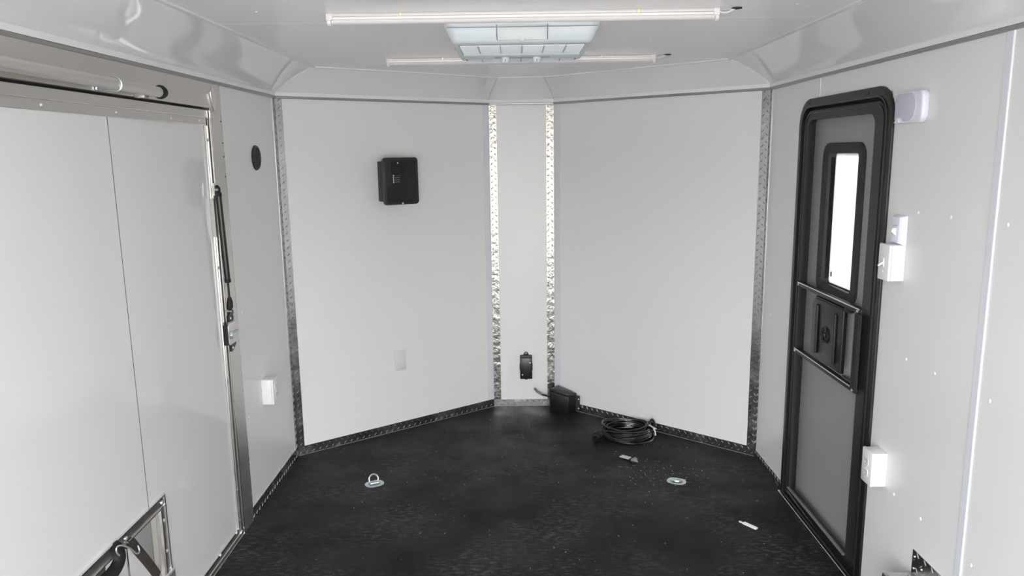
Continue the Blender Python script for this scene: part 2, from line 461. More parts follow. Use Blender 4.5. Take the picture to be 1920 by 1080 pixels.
ring_trim([SIDE_IN-e*0.6, NOSE_IN-e*0.6, NOSE_IN-e*0.6, NOSE_IN-e*0.6, SIDE_IN-e*0.6], [SIDE_IN+e, NOSE_IN+e, NOSE_IN+e, NOSE_IN+e, SIDE_IN+e], HC-0.0065, HC+0.002, 11, 'white_trim', bev=0.0018)

# ------------------------------------------------------------------ walls
def wall_slab(i, t0=0.0, t1=None, z0=-0.02, z1=HC+0.03):
    """mitred slab of plan segment i"""
    P, Q, Po, Qo = PLAN[i], PLAN[i+1], OUT[i], OUT[i+1]
    return MB().hexa([(P.x,P.y,z0),(Q.x,Q.y,z0),(Qo.x,Qo.y,z0),(Po.x,Po.y,z0),(P.x,P.y,z1),(Q.x,Q.y,z1),(Qo.x,Qo.y,z1),(Po.x,Po.y,z1)])
def screws(parent, M, pts, m='white_trim', r=0.0042):
    proto = None
    for (u, z) in pts:
        if proto is None:
            proto = MB().lathe([(r, -0.001), (r, 0.0012), (r*0.75, 0.0026), (r*0.3, 0.0032)], (0, 0, 0), 'y', 8).build('screw', m, parent)
            o = proto
        else:
            o = proto.copy(); COL.objects.link(o); o.parent = parent
        o.matrix_local = M @ T(u, 0, z)
wfl = struct(wall_slab(1).build('wall_front_left', 'white_skin'))
screws(wfl, F_NL, [(u, z) for u in (0.414, 0.832, 1.270) for z in (0.455, 0.925, 1.398)])
MB().box(1.2515, 1.2535, -0.0012, 0.001, 0.05, HW-0.008).build('seam', 'cool_white_trim', wfl, local=F_NL.copy())
MB().box(1.2545, 1.2930, -0.0022, 0.001, 0.05, HW-0.008).build('joint_strip', 'cool_white_trim', wfl, bev=0.0008, seg=1, local=F_NL.copy())
wf = struct(wall_slab(2).build('wall_front', 'white_skin'))
wfr = struct(wall_slab(3).build('wall_front_right', 'white_skin'))
screws(wfr, F_NR, [(0.470, 1.390), (0.900, 1.400), (0.468, 0.941), (0.899, 0.930), (0.470, 0.464), (0.046, 1.389), (0.057, 0.940), (0.068, 0.462)])
MB().box(0.004, 0.050, -0.0022, 0.001, 0.05, HW-0.008).build('joint_strip', 'cool_white_trim', wfr, bev=0.0008, seg=1, local=F_NR.copy())

# left wall: the short panel ahead of the side door, and the rear part (out of frame)
wl_ = struct(empty('wall_left'))
b = MB(); z0, z1 = -0.02, HC+0.03
b.hexa([(-1.22,3.10,z0),(-1.22,PB.y,z0),(OUT[1].x,OUT[1].y,z0),(OUT[1].x,3.10,z0),(-1.22,3.10,z1),(-1.22,PB.y,z1),(OUT[1].x,OUT[1].y,z1),(OUT[1].x,3.10,z1)])
b.build('wall_panel', 'white_skin', wl_)
MB().box(OUT[0].x, -1.22, YR, 0.98, z0, z1).build('wall_panel', 'white_skin', wl_)
MB().box(OUT[0].x-0.01, -1.245, 0.95, 3.12, 1.78, z1).build('wall_panel', 'white_skin', wl_)
screws(wl_, F_L, [(3.162, 1.401), (3.597, 1.397), (3.167, 0.935), (3.613, 0.923), (3.151, 0.465)])
# right wall: three panels, joint strips, opening for the entrance door
DY0, DY1, DZ1 = 2.54, 3.30, 1.785
wr = struct(empty('wall_right'))
def rpanel(y0, y1, z0=-0.02, z1=HC+0.03):
    if y1 > 3.7:
        b = MB().hexa([(1.22,y0,z0),(OUT[4].x,y0,z0),(OUT[4].x,OUT[4].y,z0),(1.22,PE.y,z0),(1.22,y0,z1),(OUT[4].x,y0,z1),(OUT[4].x,OUT[4].y,z1),(1.22,PE.y,z1)])
    else: b = MB().box(1.22, 1.265, y0, y1, z0, z1)
    return b.build('wall_panel', 'white_skin', wr)
rpanel(YR, 0.738); rpanel(0.742, 1.9565); 
b = MB().box(1.22, 1.265, 1.9585, DY0, z0, z1); b.box(1.22, 1.265, DY0, 3.1435, DZ1, z1); b.build('wall_panel', 'white_skin', wr)
b = MB().box(1.22, 1.265, 3.1455, DY1, DZ1, z1)
b.hexa([(1.22,DY1,z0),(OUT[4].x,DY1,z0),(OUT[4].x,OUT[4].y,z0),(1.22,PE.y,z0),(1.22,DY1,z1),(OUT[4].x,DY1,z1),(OUT[4].x,OUT[4].y,z1),(1.22,PE.y,z1)])
b.build('wall_panel', 'white_skin', wr)
MB().box(-1.974, -1.9465, -0.0035, 0.001, 0.0, HW-0.008).build('joint_strip', 'cool_white_trim', wr, bev=0.0015, seg=1, local=F_R.copy())
MB().box(-1.9465, -1.9445, -0.0038, 0.001, 0.0, HW-0.008).build('joint_strip', 'white_plastic', wr, bev=0.001, seg=1, local=F_R.copy())
MB().box(-3.150, -3.139, -0.0030, 0.001, 1.800, HW-0.008).build('joint_strip', 'white_trim', wr, bev=0.001, seg=1, local=F_R.copy())
screws(wr, F_R, [(-y, z) for (y, z) in ((2.151,1.400),(2.326,1.399),(1.900,1.401),(2.327,0.929),(2.161,0.931),(1.899,0.934),(2.334,0.460),(2.168,0.458),(1.906,0.456))], 'white_plastic', 0.0055)
screws(wr, F_R, [(-y, z) for (y, z) in ((3.603,0.798),(3.552,1.391),(3.627,0.914),(3.557,0.466),(3.435,0.564))], 'white_trim')
# jambs around the rear opening
MB().box(-1.29, 1.29, YR-0.05, YR, HC-0.06, HC+0.07).build('wall_rear', 'mill_aluminium')['kind'] = 'structure'

# ------------------------------------------------------------------ tread plate trims and baseboards
def plate_obj(name, parts, M_list, m='tread_plate'):
    tot = MB()
    for (u0, u1, z0, z1, vert), M in zip(parts, M_list):
        b = MB().plate(u0, u1, z0, z1, vertical=vert); b.xf(M); tot.add(b.v, b.f)
    return struct(tot.build(name, m, ang=10))
plate_obj('trim_16', [(0.0, 0.036, 0.05, HW-0.009, True), (PB.y-0.043, PB.y, 0.055, HW-0.009, True)], [F_NL, F_L])
plate_obj('trim_17', [(0.001, 0.046, 0.046, HW-0.009, True)], [F_NF], 'tread_front')
plate_obj('trim_18', [(0.343, 0.389, 0.046, HW-0.009, True)], [F_NF], 'tread_front')
plate_obj('trim_19', [(LNR-0.042, LNR, 0.05, HW-0.009, True), (-PE.y, -PE.y+0.030, 0.045, HW-0.009, True)], [F_NR, F_R])
plate_obj('baseboard_front_left', [(0.0, LNL, 0.002, 0.050, False)], [F_NL])
plate_obj('baseboard_front', [(0.0, LNF, 0.002, 0.046, False)], [F_NF])
plate_obj('baseboard_front_right', [(0.0, LNR, 0.002, 0.050, False)], [F_NR])
plate_obj('baseboard_left', [(3.102, PB.y, 0.002, 0.057, False)], [F_L])
plate_obj('baseboard_right', [(-PE.y, -3.332, 0.002, 0.045, False)], [F_R])
# strip of tread plate whose edge shows beside the side door jamb
plate_obj('trim_20', [(3.085, 3.106, 0.0, HW-0.009, True)], [F_L])

# ------------------------------------------------------------------ side door on the left (door_1)
d1 = struct(empty('door_1', F_L.copy()))
def d1p(b, name, m, **k): return b.build(name, m, d1, **k)
DS, DE = 1.02, 2.965      # leaf from y=1.02 to 2.965
ZT = 1.781
# aluminium header and jambs of the frame, on the wall face
d1p(MB().box(0.95, 3.098, -0.004, 0.03, 1.788, HW-0.008), 'header', 'mill_aluminium', bev=0.001, seg=1)
j = MB().prism([(2.978, 0.0), (3.098, 0.0), (3.098, 1.788), (2.978, 1.788)], -0.004, 0.03, 'y')
d1p(j, 'jamb', 'mill_aluminium', bev=0.0015, seg=1)
d1p(MB().box(2.972, 2.979, -0.010, 0.02, 0.0, 1.786), 'jamb_edge', 'bright_aluminium', bev=0.001, seg=1)
d1p(MB().box(0.95, 1.01, -0.004, 0.03, 0.0, 1.788), 'jamb', 'mill_aluminium', bev=0.001, seg=1)
d1p(MB().box(1.01, 2.972, 0.004, 0.04, -0.01, 0.018), 'sill', 'mill_aluminium', bev=0.001, seg=1)
d1p(MB().box(1.01, 2.985, -0.008, 0.003, 0.0, 0.008), 'sill_edge', 'bright_aluminium', bev=0.001, seg=1)
ws_ = MB().box(2.36, 2.975, 0.018, 0.032, 0.0, 1.79); ws_.box(1.0, 2.36, 0.018, 0.032, 0.52, 1.79); ws_.box(0.98, 1.2, 0.018, 0.032, 0.0, 0.52)
d1p(ws_, 'weather_seal', 'black_matte')
# welded corner of the frame
wb = MB().tube([(2.972, -0.006, 1.842), (2.985, -0.006, 1.806), (2.998, -0.006, 1.786), (3.012, -0.006, 1.752)], [0.004, 0.005, 0.005, 0.003], 8, flat=0.6)
d1p(wb, 'weld_bead', 'weld')
d1p(MB().prism([(3.005, 1.85), (3.028, 1.875), (3.062, 1.815), (3.032, 1.775), (3.014, 1.80)], -0.0055, -0.003, 'y'), 'ground_weld', 'bright_aluminium')
for (u, z) in ((3.088, 1.74), (3.089, 1.655), (3.088, 1.60), (3.090, 1.52)):
    d1p(MB().lathe([(0.003, 0), (0.003, 0.006), (0.001, 0.007)], (u, 0, z), 'y', 6), 'rivet', 'black_matte')
# leaf: face sheets with a joint, cut out for the wheel arch
FY0, FY1, FZ = 1.22, 2.330, 0.496     # outer edge of the arch flange
seam = 2.2335
def leaf(poly): d1p(MB().prism(poly, 0.0, 0.018, 'y'), 'door_skin_panel', 'white_gloss', bev=0.0008, seg=1)
leaf([(seam+0.001, FZ-0.02), (FY1-0.02, FZ-0.02), (FY1-0.02, 0.05), (2.93, 0.05), (2.93, 1.722), (seam+0.001, 1.722)])
leaf([(DS+0.03, 0.05), (FY0+0.02, 0.05), (FY0+0.02, FZ-0.02), (seam-0.001, FZ-0.02), (seam-0.001, 1.722), (DS+0.03, 1.722)])
d1p(MB().box(seam-0.0011, seam+0.0011, -0.0004, 0.017, FZ, 1.7195), 'panel_joint', 'seam_dark')
# leaf edge frame
d1p(MB().box(DS, DE, -0.003, 0.018, 1.747, ZT-0.003), 'top_rail', 'mill_aluminium', bev=0.001, seg=1)
d1p(MB().box(DS, 2.935, -0.0065, 0.0, 1.7195, 1.7475), 'top_flange', 'mill_aluminium', bev=0.0015, seg=1)
d1p(MB().box(DS, 2.945, -0.009, 0.0, 1.7475, 1.7515), 'top_ridge', 'bright_aluminium', bev=0.001, seg=1)
d1p(MB().box(2.920, 2.9285, -0.009, 0.0, 0.045, 1.7195), 'stile_ridge', 'mill_aluminium', bev=0.002, seg=2)
d1p(MB().box(2.9285, 2.942, -0.005, 0.018, 0.045, 1.7195), 'stile_flange', 'mill_aluminium', bev=0.001, seg=1)
d1p(MB().box(2.942, 2.946, -0.009, 0.018, 0.02, 1.748), 'stile_ridge', 'bright_aluminium', bev=0.001, seg=1)
d1p(MB().box(2.946, DE, -0.001, 0.018, 0.012, 1.748), 'stile', 'mill_aluminium', bev=0.001, seg=1)
d1p(MB().box(2.35, 2.93, -0.006, 0.0, 0.044, 0.056), 'bottom_flange', 'bright_aluminium', bev=0.0015, seg=1)
d1p(MB().box(2.34, 2.942, -0.003, 0.018, 0.026, 0.044), 'bottom_rail', 'mill_aluminium', bev=0.001, seg=1)
d1p(MB().box(2.34, DE, -0.006, 0.018, 0.010, 0.026), 'bottom_rail', 'mill_aluminium', bev=0.002, seg=1)
sc = [(u, 1.7335) for u in (1.30, 1.62, 1.919, 2.277, 2.640, 2.875)] + [(2.935, z) for z in (1.665, 1.43, 1.165, 0.935, 0.70, 0.45, 0.22, 0.085)] + [(u, 0.050) for u in (2.895, 2.72, 2.52)]
p0 = None
for (u, z) in sc:
    if p0 is None: p0 = o = d1p(MB().lathe([(0.0065, 0.004), (0.0065, 0.0062), (0.0035, 0.009)], (0, -0.001, 0), 'y', 10), 'screw', 'steel')
    else:
        o = p0.copy(); COL.objects.link(o); o.parent = d1
    o.matrix_local = T(u, 0, z)
# wheel arch cut out of the leaf: flange, inner step, sloping aluminium sheets, weld beads
a = MB()
fo = [(FY0, 0.0), (FY0, FZ), (FY1, FZ), (FY1, 0.0)]
def arch(w0, w1, ya, yb, name, m):
    """inverted U of width between inset w0 and w1, thickness ya..yb"""
    b = MB()
    b.box(FY0+w0, FY1-w0, ya, yb, FZ-w1, FZ-w0)
    b.box(FY1-w1, FY1-w0, ya, yb, 0.0, FZ-w1); b.box(FY0+w0, FY0+w1, ya, yb, 0.0, FZ-w1)
    return d1p(b, name, m, bev=0.001, seg=1)
arch(0.0, 0.006, -0.009, 0.0, 'arch_edge', 'bright_aluminium')
arch(0.006, 0.034, -0.005, 0.0, 'arch_flange', 'mill_aluminium')
arch(0.034, 0.040, -0.010, 0.02, 'arch_edge', 'bright_aluminium')
arch(0.040, 0.052, 0.004, 0.024, 'arch_step', 'mill_aluminium')
for (u, z) in ((FY1-0.02, FZ-0.022), (2.075, FZ-0.022), (1.82, FZ-0.022), (FY1-0.02, 0.41), (FY1-0.02, 0.30)):
    o = p0.copy(); COL.objects.link(o); o.parent = d1; o.matrix_local = T(u, 0, z)
x0, x1, zt = FY0+0.052, FY1-0.052, FZ-0.052
s = 0.035
d1p(MB().add([(x0,.024,zt),(x1,.024,zt),(x1-s,.095,zt-0.065),(x0+s,.095,zt-0.065)], [(0,1,2,3)]), 'arch_sheet', 'arch_metal')
d1p(MB().add([(x1,.024,zt),(x1,.024,0),(x1-s,.095,0),(x1-s,.095,zt-0.065)], [(0,1,2,3)]), 'arch_sheet', 'arch_metal')
d1p(MB().add([(x0+s,.095,zt-0.065),(x1-s,.095,zt-0.065),(x1-s-0.03,0.15,zt-0.12),(x0+s+0.03,0.15,zt-0.12)], [(0,1,2,3)]), 'arch_sheet', 'arch_metal')
d1p(MB().add([(x1-s,.095,zt-0.065),(x1-s,.095,0),(x1-s-0.03,0.15,0),(x1-s-0.03,0.15,zt-0.12)], [(0,1,2,3)]), 'arch_sheet', 'arch_metal')
oc = MB().box(x0-0.06, x1+0.06, .16, .17, -0.08, zt+0.06); oc.box(x0-0.06, x1+0.06, .018, .17, zt+0.03, zt+0.06)
oc.box(x1+0.03, x1+0.06, .018, .17, -0.08, zt+0.06); oc.box(x0-0.06, x0-0.03, .018, .17, -0.08, zt+0.06)
oc.box(x0-0.06, x1+0.06, .0, .17, -0.10, -0.075)
d1p(oc, 'arch_leak_cover', 'arch_metal')  # outer shell added to stop light leaking past the arch sheets
d1p(MB().box(x0, x1, .15, .16, 0, zt), 'arch_sheet', 'arch_metal')
d1p(MB().tube([(x1+0.001, .022, zt), (x1-s, .093, zt-0.065)], 0.004, 6), 'weld_bead', 'weld')
d1p(MB().tube([(x1-s, .093, zt-0.065), (x1-s-0.03, .146, zt-0.12)], 0.005, 6), 'weld_bead', 'weld')
d1p(MB().tube([(x1-s, .093, zt-0.065), (x1-s, .093, 0.2)], 0.0035, 6), 'edge_bead', 'bright_aluminium')
d1p(MB().tube([(x1-s, .093, zt-0.065), (x0+s, .093, zt-0.065)], 0.0035, 6), 'edge_bead', 'bright_aluminium')

# fixed wheel box under the left arch
wbx = thing('wheel_box', 'bare aluminium wheel box top inside the arch cut from the left side door', 'wheel box', T(-1.30, 1.75, 0))
MB().box(-0.068, 0.095, -0.46, 0.585, 0.0, 0.221).build('box_shell', 'mill_aluminium', wbx, bev=0.004)
MB().tube([(0.09, -0.46, 0.222), (0.09, 0.58, 0.222)], 0.005, 6).build('weld_bead', 'weld', wbx)

# ------------------------------------------------------------------ entrance door on the right (door_2)
d2 = struct(empty('door_2', F_R.copy()))
def d2p(b, name, m, parent=None, **k):
    o = b.build(name, m, parent or d2, **k); return o
def yr(y0, y1): return (-y1, -y0)      # world y span -> local x span
ox0, ox1 = yr(2.515, 3.328)
def rr(x0, x1, z0, z1, r): return rrect(x0, x1, z0, z1, 0, 8, rs=(0.004, 0.004, r, r))
d2p(MB().ring(rr(ox0, ox1, 0.0, 1.805, 0.105), rr(ox0+0.034, ox1-0.034, 0.016, 1.771, 0.078), -0.009, 0.004), 'outer_flange', 'black_plastic', bev=0.002, seg=2)
d2p(MB().ring(rr(ox0+0.030, ox1-0.030, 0.014, 1.775, 0.080), rr(ox0+0.036, ox1-0.036, 0.020, 1.769, 0.074), -0.013, 0.05), 'flange_lip', 'black_satin', bev=0.001, seg=1)
d2p(MB().ring(rr(ox0+0.036, ox1-0.036, 0.012, 1.769, 0.074), rr(ox0+0.050, ox1-0.050, 0.03, 1.755, 0.062), 0.022, 0.06), 'jamb', 'black_matte')
for y in (3.225, 2.695):
    d2p(MB().lathe([(0.0065, 0.0), (0.0065, 0.0094), (0.002, 0.0098)], (-y, 0, 1.788), 'y', 10), 'screw', 'black_matte')
# screen door: frame, mesh, bars
sx0, sx1 = ox0+0.052, ox1-0.050
scx0, scx1 = yr(2.645, 3.238)
scr = MB().ring(rr(sx0, sx1, 0.030, 1.757, 0.065), rrect(scx0, scx1, 0.065, 1.718, 0, 8, rs=(0.003, 0.003, 0.045, 0.045)), -0.004, 0.016)
d2p(scr, 'screen_frame', 'dark_grey_plastic', bev=0.0015, seg=1)
d2p(MB().ring(rr(sx0+0.010, sx1-0.010, 0.040, 1.747, 0.057), rr(sx0+0.014, sx1-0.014, 0.044, 1.743, 0.053), -0.008, -0.003), 'frame_rib', 'black_satin')
ZB1, ZB2 = 1.018, 0.720
def bar(zc):
    b = d2p(MB().box(scx0-0.01, scx1+0.012, -0.012, 0.010, zc-0.011, zc+0.009), 'cross_bar', 'dark_grey_plastic', bev=0.002, seg=2)
    d2p(MB().box(scx0, scx1, -0.0135, -0.0095, zc+0.004, zc+0.008), 'bar_bead', 'steel', b)
    for x in (scx0+0.012, scx1-0.012):
        d2p(MB().lathe([(0.005, 0.0), (0.005, 0.016), (0.002, 0.018)], (x, 0, zc-0.002), 'y', 8), 'screw', 'steel', b)
bar(ZB1); bar(ZB2)
def mesh_sheet(x0, x1, z0, z1):
    d2p(MB().add([(x0,0.006,z0),(x1,0.006,z0),(x1,0.006,z1),(x0,0.006,z1)], [(0,1,2,3)]), 'insect_screen', 'screen', smooth=False)
def mesh_poly(poly): d2p(MB().add([(p[0],0.006,p[1]) for p in poly], [tuple(range(len(poly)))]), 'insect_screen', 'screen', smooth=False)
mesh_poly(rrect(scx0, scx1, ZB1, 1.718, 0, 8, rs=(0.001, 0.001, 0.045, 0.045)))
mesh_sheet(scx0, -2.93, ZB2, ZB1)
mesh_sheet(scx0, scx1, 0.065, ZB2)
# the solid door behind it
dl0, dl1 = yr(2.58, 3.30)
wx0, wx1 = yr(2.790, 3.155); wz0, wz1 = 1.000, 1.622
gx0, gx1 = yr(2.828, 3.098); gz0, gz1 = 1.048, 1.580
lf = MB(); y0_, y1_ = 0.044, 0.068
lf.box(dl0, gx0, y0_, y1_, 0.01, 1.79); lf.box(gx1, dl1, y0_, y1_, 0.01, 1.79)
lf.box(gx0, gx1, y0_, y1_, 0.01, gz0); lf.box(gx0, gx1, y0_, y1_, gz1, 1.79)
d2p(lf, 'door_leaf', 'door_skin')
wfm = d2p(MB().ring(rrect(wx0, wx1, wz0, wz1, 0.055, 6), rrect(gx0, gx1, gz0, gz1, 0.016, 6), 0.030, 0.075), 'window_frame', 'dark_grey_plastic', bev=0.004, seg=2)
d2p(MB().box(gx0-0.004, gx1+0.004, 0.062, 0.066, gz0-0.004, gz1+0.004), 'window_pane', 'frosted', wfm)
d2p(MB().box(gx0+0.022, gx0+0.034, 0.058, 0.061, gz0+0.028, gz0+0.048), 'pane_mark', 'mid_grey_plastic', wfm)
# latch housing with two ribs and a round emblem
hx0, hx1 = yr(2.768, 3.062); hz0, hz1 = 0.745, 0.995
hs = d2p(MB().prism(rrect(hx0, hx1, hz0, hz1, 0, 6, rs=(0.035, 0.004, 0.004, 0.035)), -0.014, 0.004, 'y'), 'latch_housing', 'black_plastic', bev=0.006, seg=2)
d2p(MB().box(hx0+0.02, hx1, -0.010, 0.012, hz1-0.002, hz1+0.006), 'housing_top', 'dark_grey_plastic', hs, bev=0.002)
for (xa, za, zb) in ((hx0+0.062, hz0+0.022, hz1-0.020), (hx1-0.060, hz0+0.022, hz1-0.022)):
    d2p(MB().prism(rrect(xa-0.011, xa+0.011, za, zb, 0.0105, 5), -0.023, -0.014, 'y'), 'grip_rib', 'dark_grey_plastic', hs, bev=0.0035, seg=2)
xc, zc = (hx0+hx1)/2, (hz0+hz1)/2-0.006
for r_ in (0.034, 0.026, 0.013):
    ring_pts = [(xc+r_*math.cos(a*math.pi/12), -0.0165, zc+r_*math.sin(a*math.pi/12)) for a in range(24)]
    d2p(MB().tube(ring_pts, 0.0022, 6, closed=True), 'emblem_ring', 'black_satin', hs)
for k in range(12):
    a_ = k*math.pi/6
    d2p(MB().tube([(xc+0.027*math.cos(a_), -0.0168, zc+0.027*math.sin(a_)), (xc+0.033*math.cos(a_), -0.0168, zc+0.033*math.sin(a_))], 0.0016, 5), 'emblem_mark', 'dark_grey_plastic', hs)
d2p(MB().box(xc-0.008, xc+0.008, -0.0185, -0.015, zc-0.004, zc+0.004), 'emblem_mark', 'black_satin', hs)
# open strip beside it and the dark slide panel
d2p(MB().box(hx1, -2.655, -0.006, 0.010, ZB2+0.010, ZB2+0.022), 'slide_track', 'black_satin', bev=0.002)
d2p(MB().box(hx1, hx1+0.040, -0.012, 0.010, ZB1-0.026, ZB1-0.010), 'slide_track', 'black_matte', bev=0.002)
sp = MB().hexa([(-2.655,-0.020,ZB2+0.006),(-2.598,-0.028,ZB2+0.006),(-2.598,-0.022,ZB2+0.006),(-2.651,-0.014,ZB2+0.006),
                (-2.655,-0.020,ZB1-0.006),(-2.598,-0.028,ZB1-0.006),(-2.598,-0.022,ZB1-0.006),(-2.651,-0.014,ZB1-0.006)])
d2p(sp, 'slide_panel', 'slide_black', bev=0.001, seg=1)
d2p(MB().box(-2.658, -2.651, -0.023, -0.004, ZB2+0.008, ZB1-0.008), 'slide_panel_edge', 'dark_grey_plastic', bev=0.001, seg=1)
for k in range(4):
    d2p(MB().tube([(-2.650+k*0.013, -0.0225-k*0.0014, ZB2+0.010), (-2.650+k*0.013, -0.0225-k*0.0014, ZB1-0.010)], 0.0012, 5), 'panel_flute', 'slide_black')
# kick rail and metal threshold
d2p(MB().box(sx0, sx1, -0.010, 0.016, 0.030, 0.060), 'kick_rail', 'black_gloss', bev=0.002)
d2p(MB().box(scx0, scx1, -0.012, 0.0, 0.060, 0.066), 'kick_bead', 'rail_grey', bev=0.001, seg=1)
d2p(MB().box(ox0, ox1, -0.020, -0.010, 0.0, 0.007), 'threshold', 'bright_aluminium', bev=0.0015, seg=1)

# ------------------------------------------------------------------ ceiling vent / air unit
ac = thing('ceiling_air_unit', 'pale plastic air conditioner grille box on the ceiling between the two tube lights', 'air conditioner', T(0.0, 2.86, HC))
def loft(rows, close=True):
    """rows: list of (outline, z) with equal counts"""
    b = MB(); n = len(rows[0][0]); vs = []; fs = []
    for (ol, z) in rows: vs += [(p[0], p[1], z) for p in ol]
    for i in range(len(rows)-1):
        for k in range(n):
            l = (k+1) % n; fs.append((i*n+k, i*n+l, (i+1)*n+l, (i+1)*n+k))
    if close: fs += [tuple(range(n)), tuple((len(rows)-1)*n+k for k in range(n))]
    return b.add(vs, fs)
def sq(hx, ya, yb, r): return rrect(-hx, hx, ya, yb, r, 6)
body = loft([(sq(0.262, -0.275, 0.262, 0.035), 0.0), (sq(0.261, -0.274, 0.261, 0.035), -0.012), (sq(0.252, -0.270, 0.252, 0.035), -0.030),
             (sq(0.238, -0.262, 0.238, 0.03), -0.056), (sq(0.231, -0.252, 0.231, 0.028), -0.064), (sq(0.222, -0.238, 0.222, 0.02), -0.065)])
body.build('housing', 'light_plastic', ac, ang=35)
# central cover on the near face with its hairlines
cov = MB().hexa([(-0.083,-0.2775,-0.010),(0.083,-0.2775,-0.010),(0.083,-0.262,-0.010),(-0.083,-0.262,-0.010),
                 (-0.083,-0.2665,-0.057),(0.083,-0.2665,-0.057),(0.083,-0.25,-0.057),(-0.083,-0.25,-0.057)])
cv = cov.build('front_cover', 'ac_cover', ac, bev=0.002)
for x in (-0.0845, 0.0845):
    MB().tube([(x, -0.2765, -0.008), (x, -0.2745, -0.030), (x*0.99, -0.266, -0.057)], 0.0009, 4).build('cover_joint', 'seam_dark', ac)
MB().lathe([(0.010, 0.0), (0.009, 0.0015), (0.004, 0.002)], (0, -0.2675, -0.050), 'y', 16).build('finger_tab', 'light_plastic', cv)
MB().box(-0.25, 0.25, -0.2795, -0.274, -0.018, -0.0155).build('housing_rib', 'mid_grey_plastic', ac, bev=0.001, seg=1)
# louvres: near bank, control band, far bank
lb = MB().box(-0.215, 0.215, -0.222, 0.205, -0.0665, -0.0645); lb.build('grille_bed', 'bed_shade_plastic', ac)
lv = None
for k in range(9):
    y = -0.218+k*0.0205
    b = MB().hexa([(-0.212,y,-0.066),(0.212,y,-0.066),(0.212,y+0.012,-0.066),(-0.212,y+0.012,-0.066),
                   (-0.212,y+0.001,-0.0700),(0.212,y+0.001,-0.0700),(0.212,y+0.007,-0.0700),(-0.212,y+0.007,-0.0700)])
    b.build('louvre', 'light_plastic', ac)
for k in range(6):
    y = 0.105+k*0.018
    MB().box(-0.205, 0.205, y, y+0.010, -0.071, -0.066).build('louvre', 'light_plastic', ac)
for x in (-0.150, -0.075, 0.0, 0.075, 0.150):
    MB().box(x-0.0015, x+0.0015, -0.220, -0.035, -0.0712, -0.066).build('grille_rib', 'mid_grey_plastic', ac)
    MB().box(x-0.0015, x+0.0015, 0.10, 0.205, -0.0725, -0.066).build('grille_rib', 'mid_grey_plastic', ac)
MB().prism([(-0.030, -0.066), (0.095, -0.066), (0.085, -0.076), (-0.020, -0.076)], -0.212, 0.212, 'x').build('control_band', 'light_plastic', ac, bev=0.002)
MB().box(-0.100, 0.105, 0.006, 0.052, -0.0775, -0.0755).build('control_inset', 'mid_grey_plastic', ac, bev=0.0008, seg=1)
for x in (-0.060, 0.057):
    kb = MB().lathe([(0.0165, 0.0), (0.0165, -0.004), (0.014, -0.019), (0.012, -0.020)], (x, 0.03, -0.076), 'z', 20).build('knob', 'light_plastic', ac)
    MB().box(x-0.001, x+0.001, 0.0135, 0.017, -0.094, -0.084).build('knob_mark', 'black_matte', kb)
for x in (-0.244, 0.244):
    MB().box(x-0.001, x+0.001, -0.02, 0.05, -0.047, -0.043).build('side_joint', 'seam_dark', ac)

# ------------------------------------------------------------------ LED tube lights
def tube_light(y, x0, x1, label, clips, hole, skew):
    o = thing('tube_light', label, 'tube light', T(0, y, HC) @ Matrix.Rotation(skew, 4, 'Z'), 'tube lights on the ceiling')
    MB().prism([(-0.013, 0.0), (0.013, 0.0), (0.014, -0.006), (0.011, -0.0185), (-0.011, -0.0185), (-0.014, -0.006)], x0+0.012, x1-0.012, 'x').build('base_channel', 'extrusion', o, bev=0.001, seg=1)
    MB().box(x0+0.02, x1-0.02, -0.0145, -0.0125, -0.0115, -0.0090).build('channel_groove', 'rail_grey', o)
    prof = [(-0.0085, -0.0185)]+[(0.0085*math.cos(a), -0.0215-0.0105*math.sin(a)) for a in [math.pi-k*math.pi/8 for k in range(9)]]+[(0.0085, -0.0185)]
    tb = MB().prism(prof, x0+0.014, x1-0.014, 'x').build('tube', 'clear_tube', o)
    MB().box(x0+0.03, x1-0.03, -0.0093, -0.0075, -0.0235, -0.0205).build('led_strip', 'label_white', tb)
    for (xa, xb) in ((x0, x0+0.019), (x1-0.019, x1)):
        e_ = MB().box(xa, xb, -0.0155, 0.0155, -0.0205, 0.0)
        sx = (xa+0.001, xa+0.013) if xa == x0 else (xb-0.013, xb-0.001)
        e_.prism([(-0.012, -0.0205), (0.012, -0.0205), (0.0105, -0.031), (0.0, -0.0355), (-0.0105, -0.031)], sx[0], sx[1], 'x')
        e_.build('end_cap', 'cap_plastic', o, bev=0.0015, seg=2)
    for c in clips:
        MB().box(c-0.005, c+0.005, -0.0165, 0.0165, -0.011, 0.0).build('mounting_clip', 'brass_clip', o, bev=0.001, seg=1)
    MB().tube([(x1-0.002, 0, -0.006), (x1+0.012, 0.001, -0.012), (x1+0.028, 0.0, -0.011), (x1+0.044, -0.003, -0.003), (x1+0.050, -0.006, 0.001)], 0.0028, 6).build('cable', 'cap_plastic', o)
    MB().tube([(x1-0.002, -0.006, -0.003), (x1+0.020, -0.007, -0.004), (x1+0.040, -0.009, -0.002), (x1+0.050, -0.010, 0.001)], 0.0018, 6).build('cable', 'paper', o)
    MB().lathe([(0.017, 0.001), (0.016, -0.0025), (0.010, -0.003)], (x1+0.052, -0.009, 0), 'z', 16).build('grommet', 'black_matte', o)
tube_light(2.408, -0.602, 0.602, 'white LED tube light nearest the rear, crossing in front of the air unit', (-0.374, 0.353), 0, R(0.1))
tube_light(3.505, -0.602, 0.612, 'white LED tube light behind the air unit, nearer the front walls', (-0.347, 0.368), 0, R(-0.2))

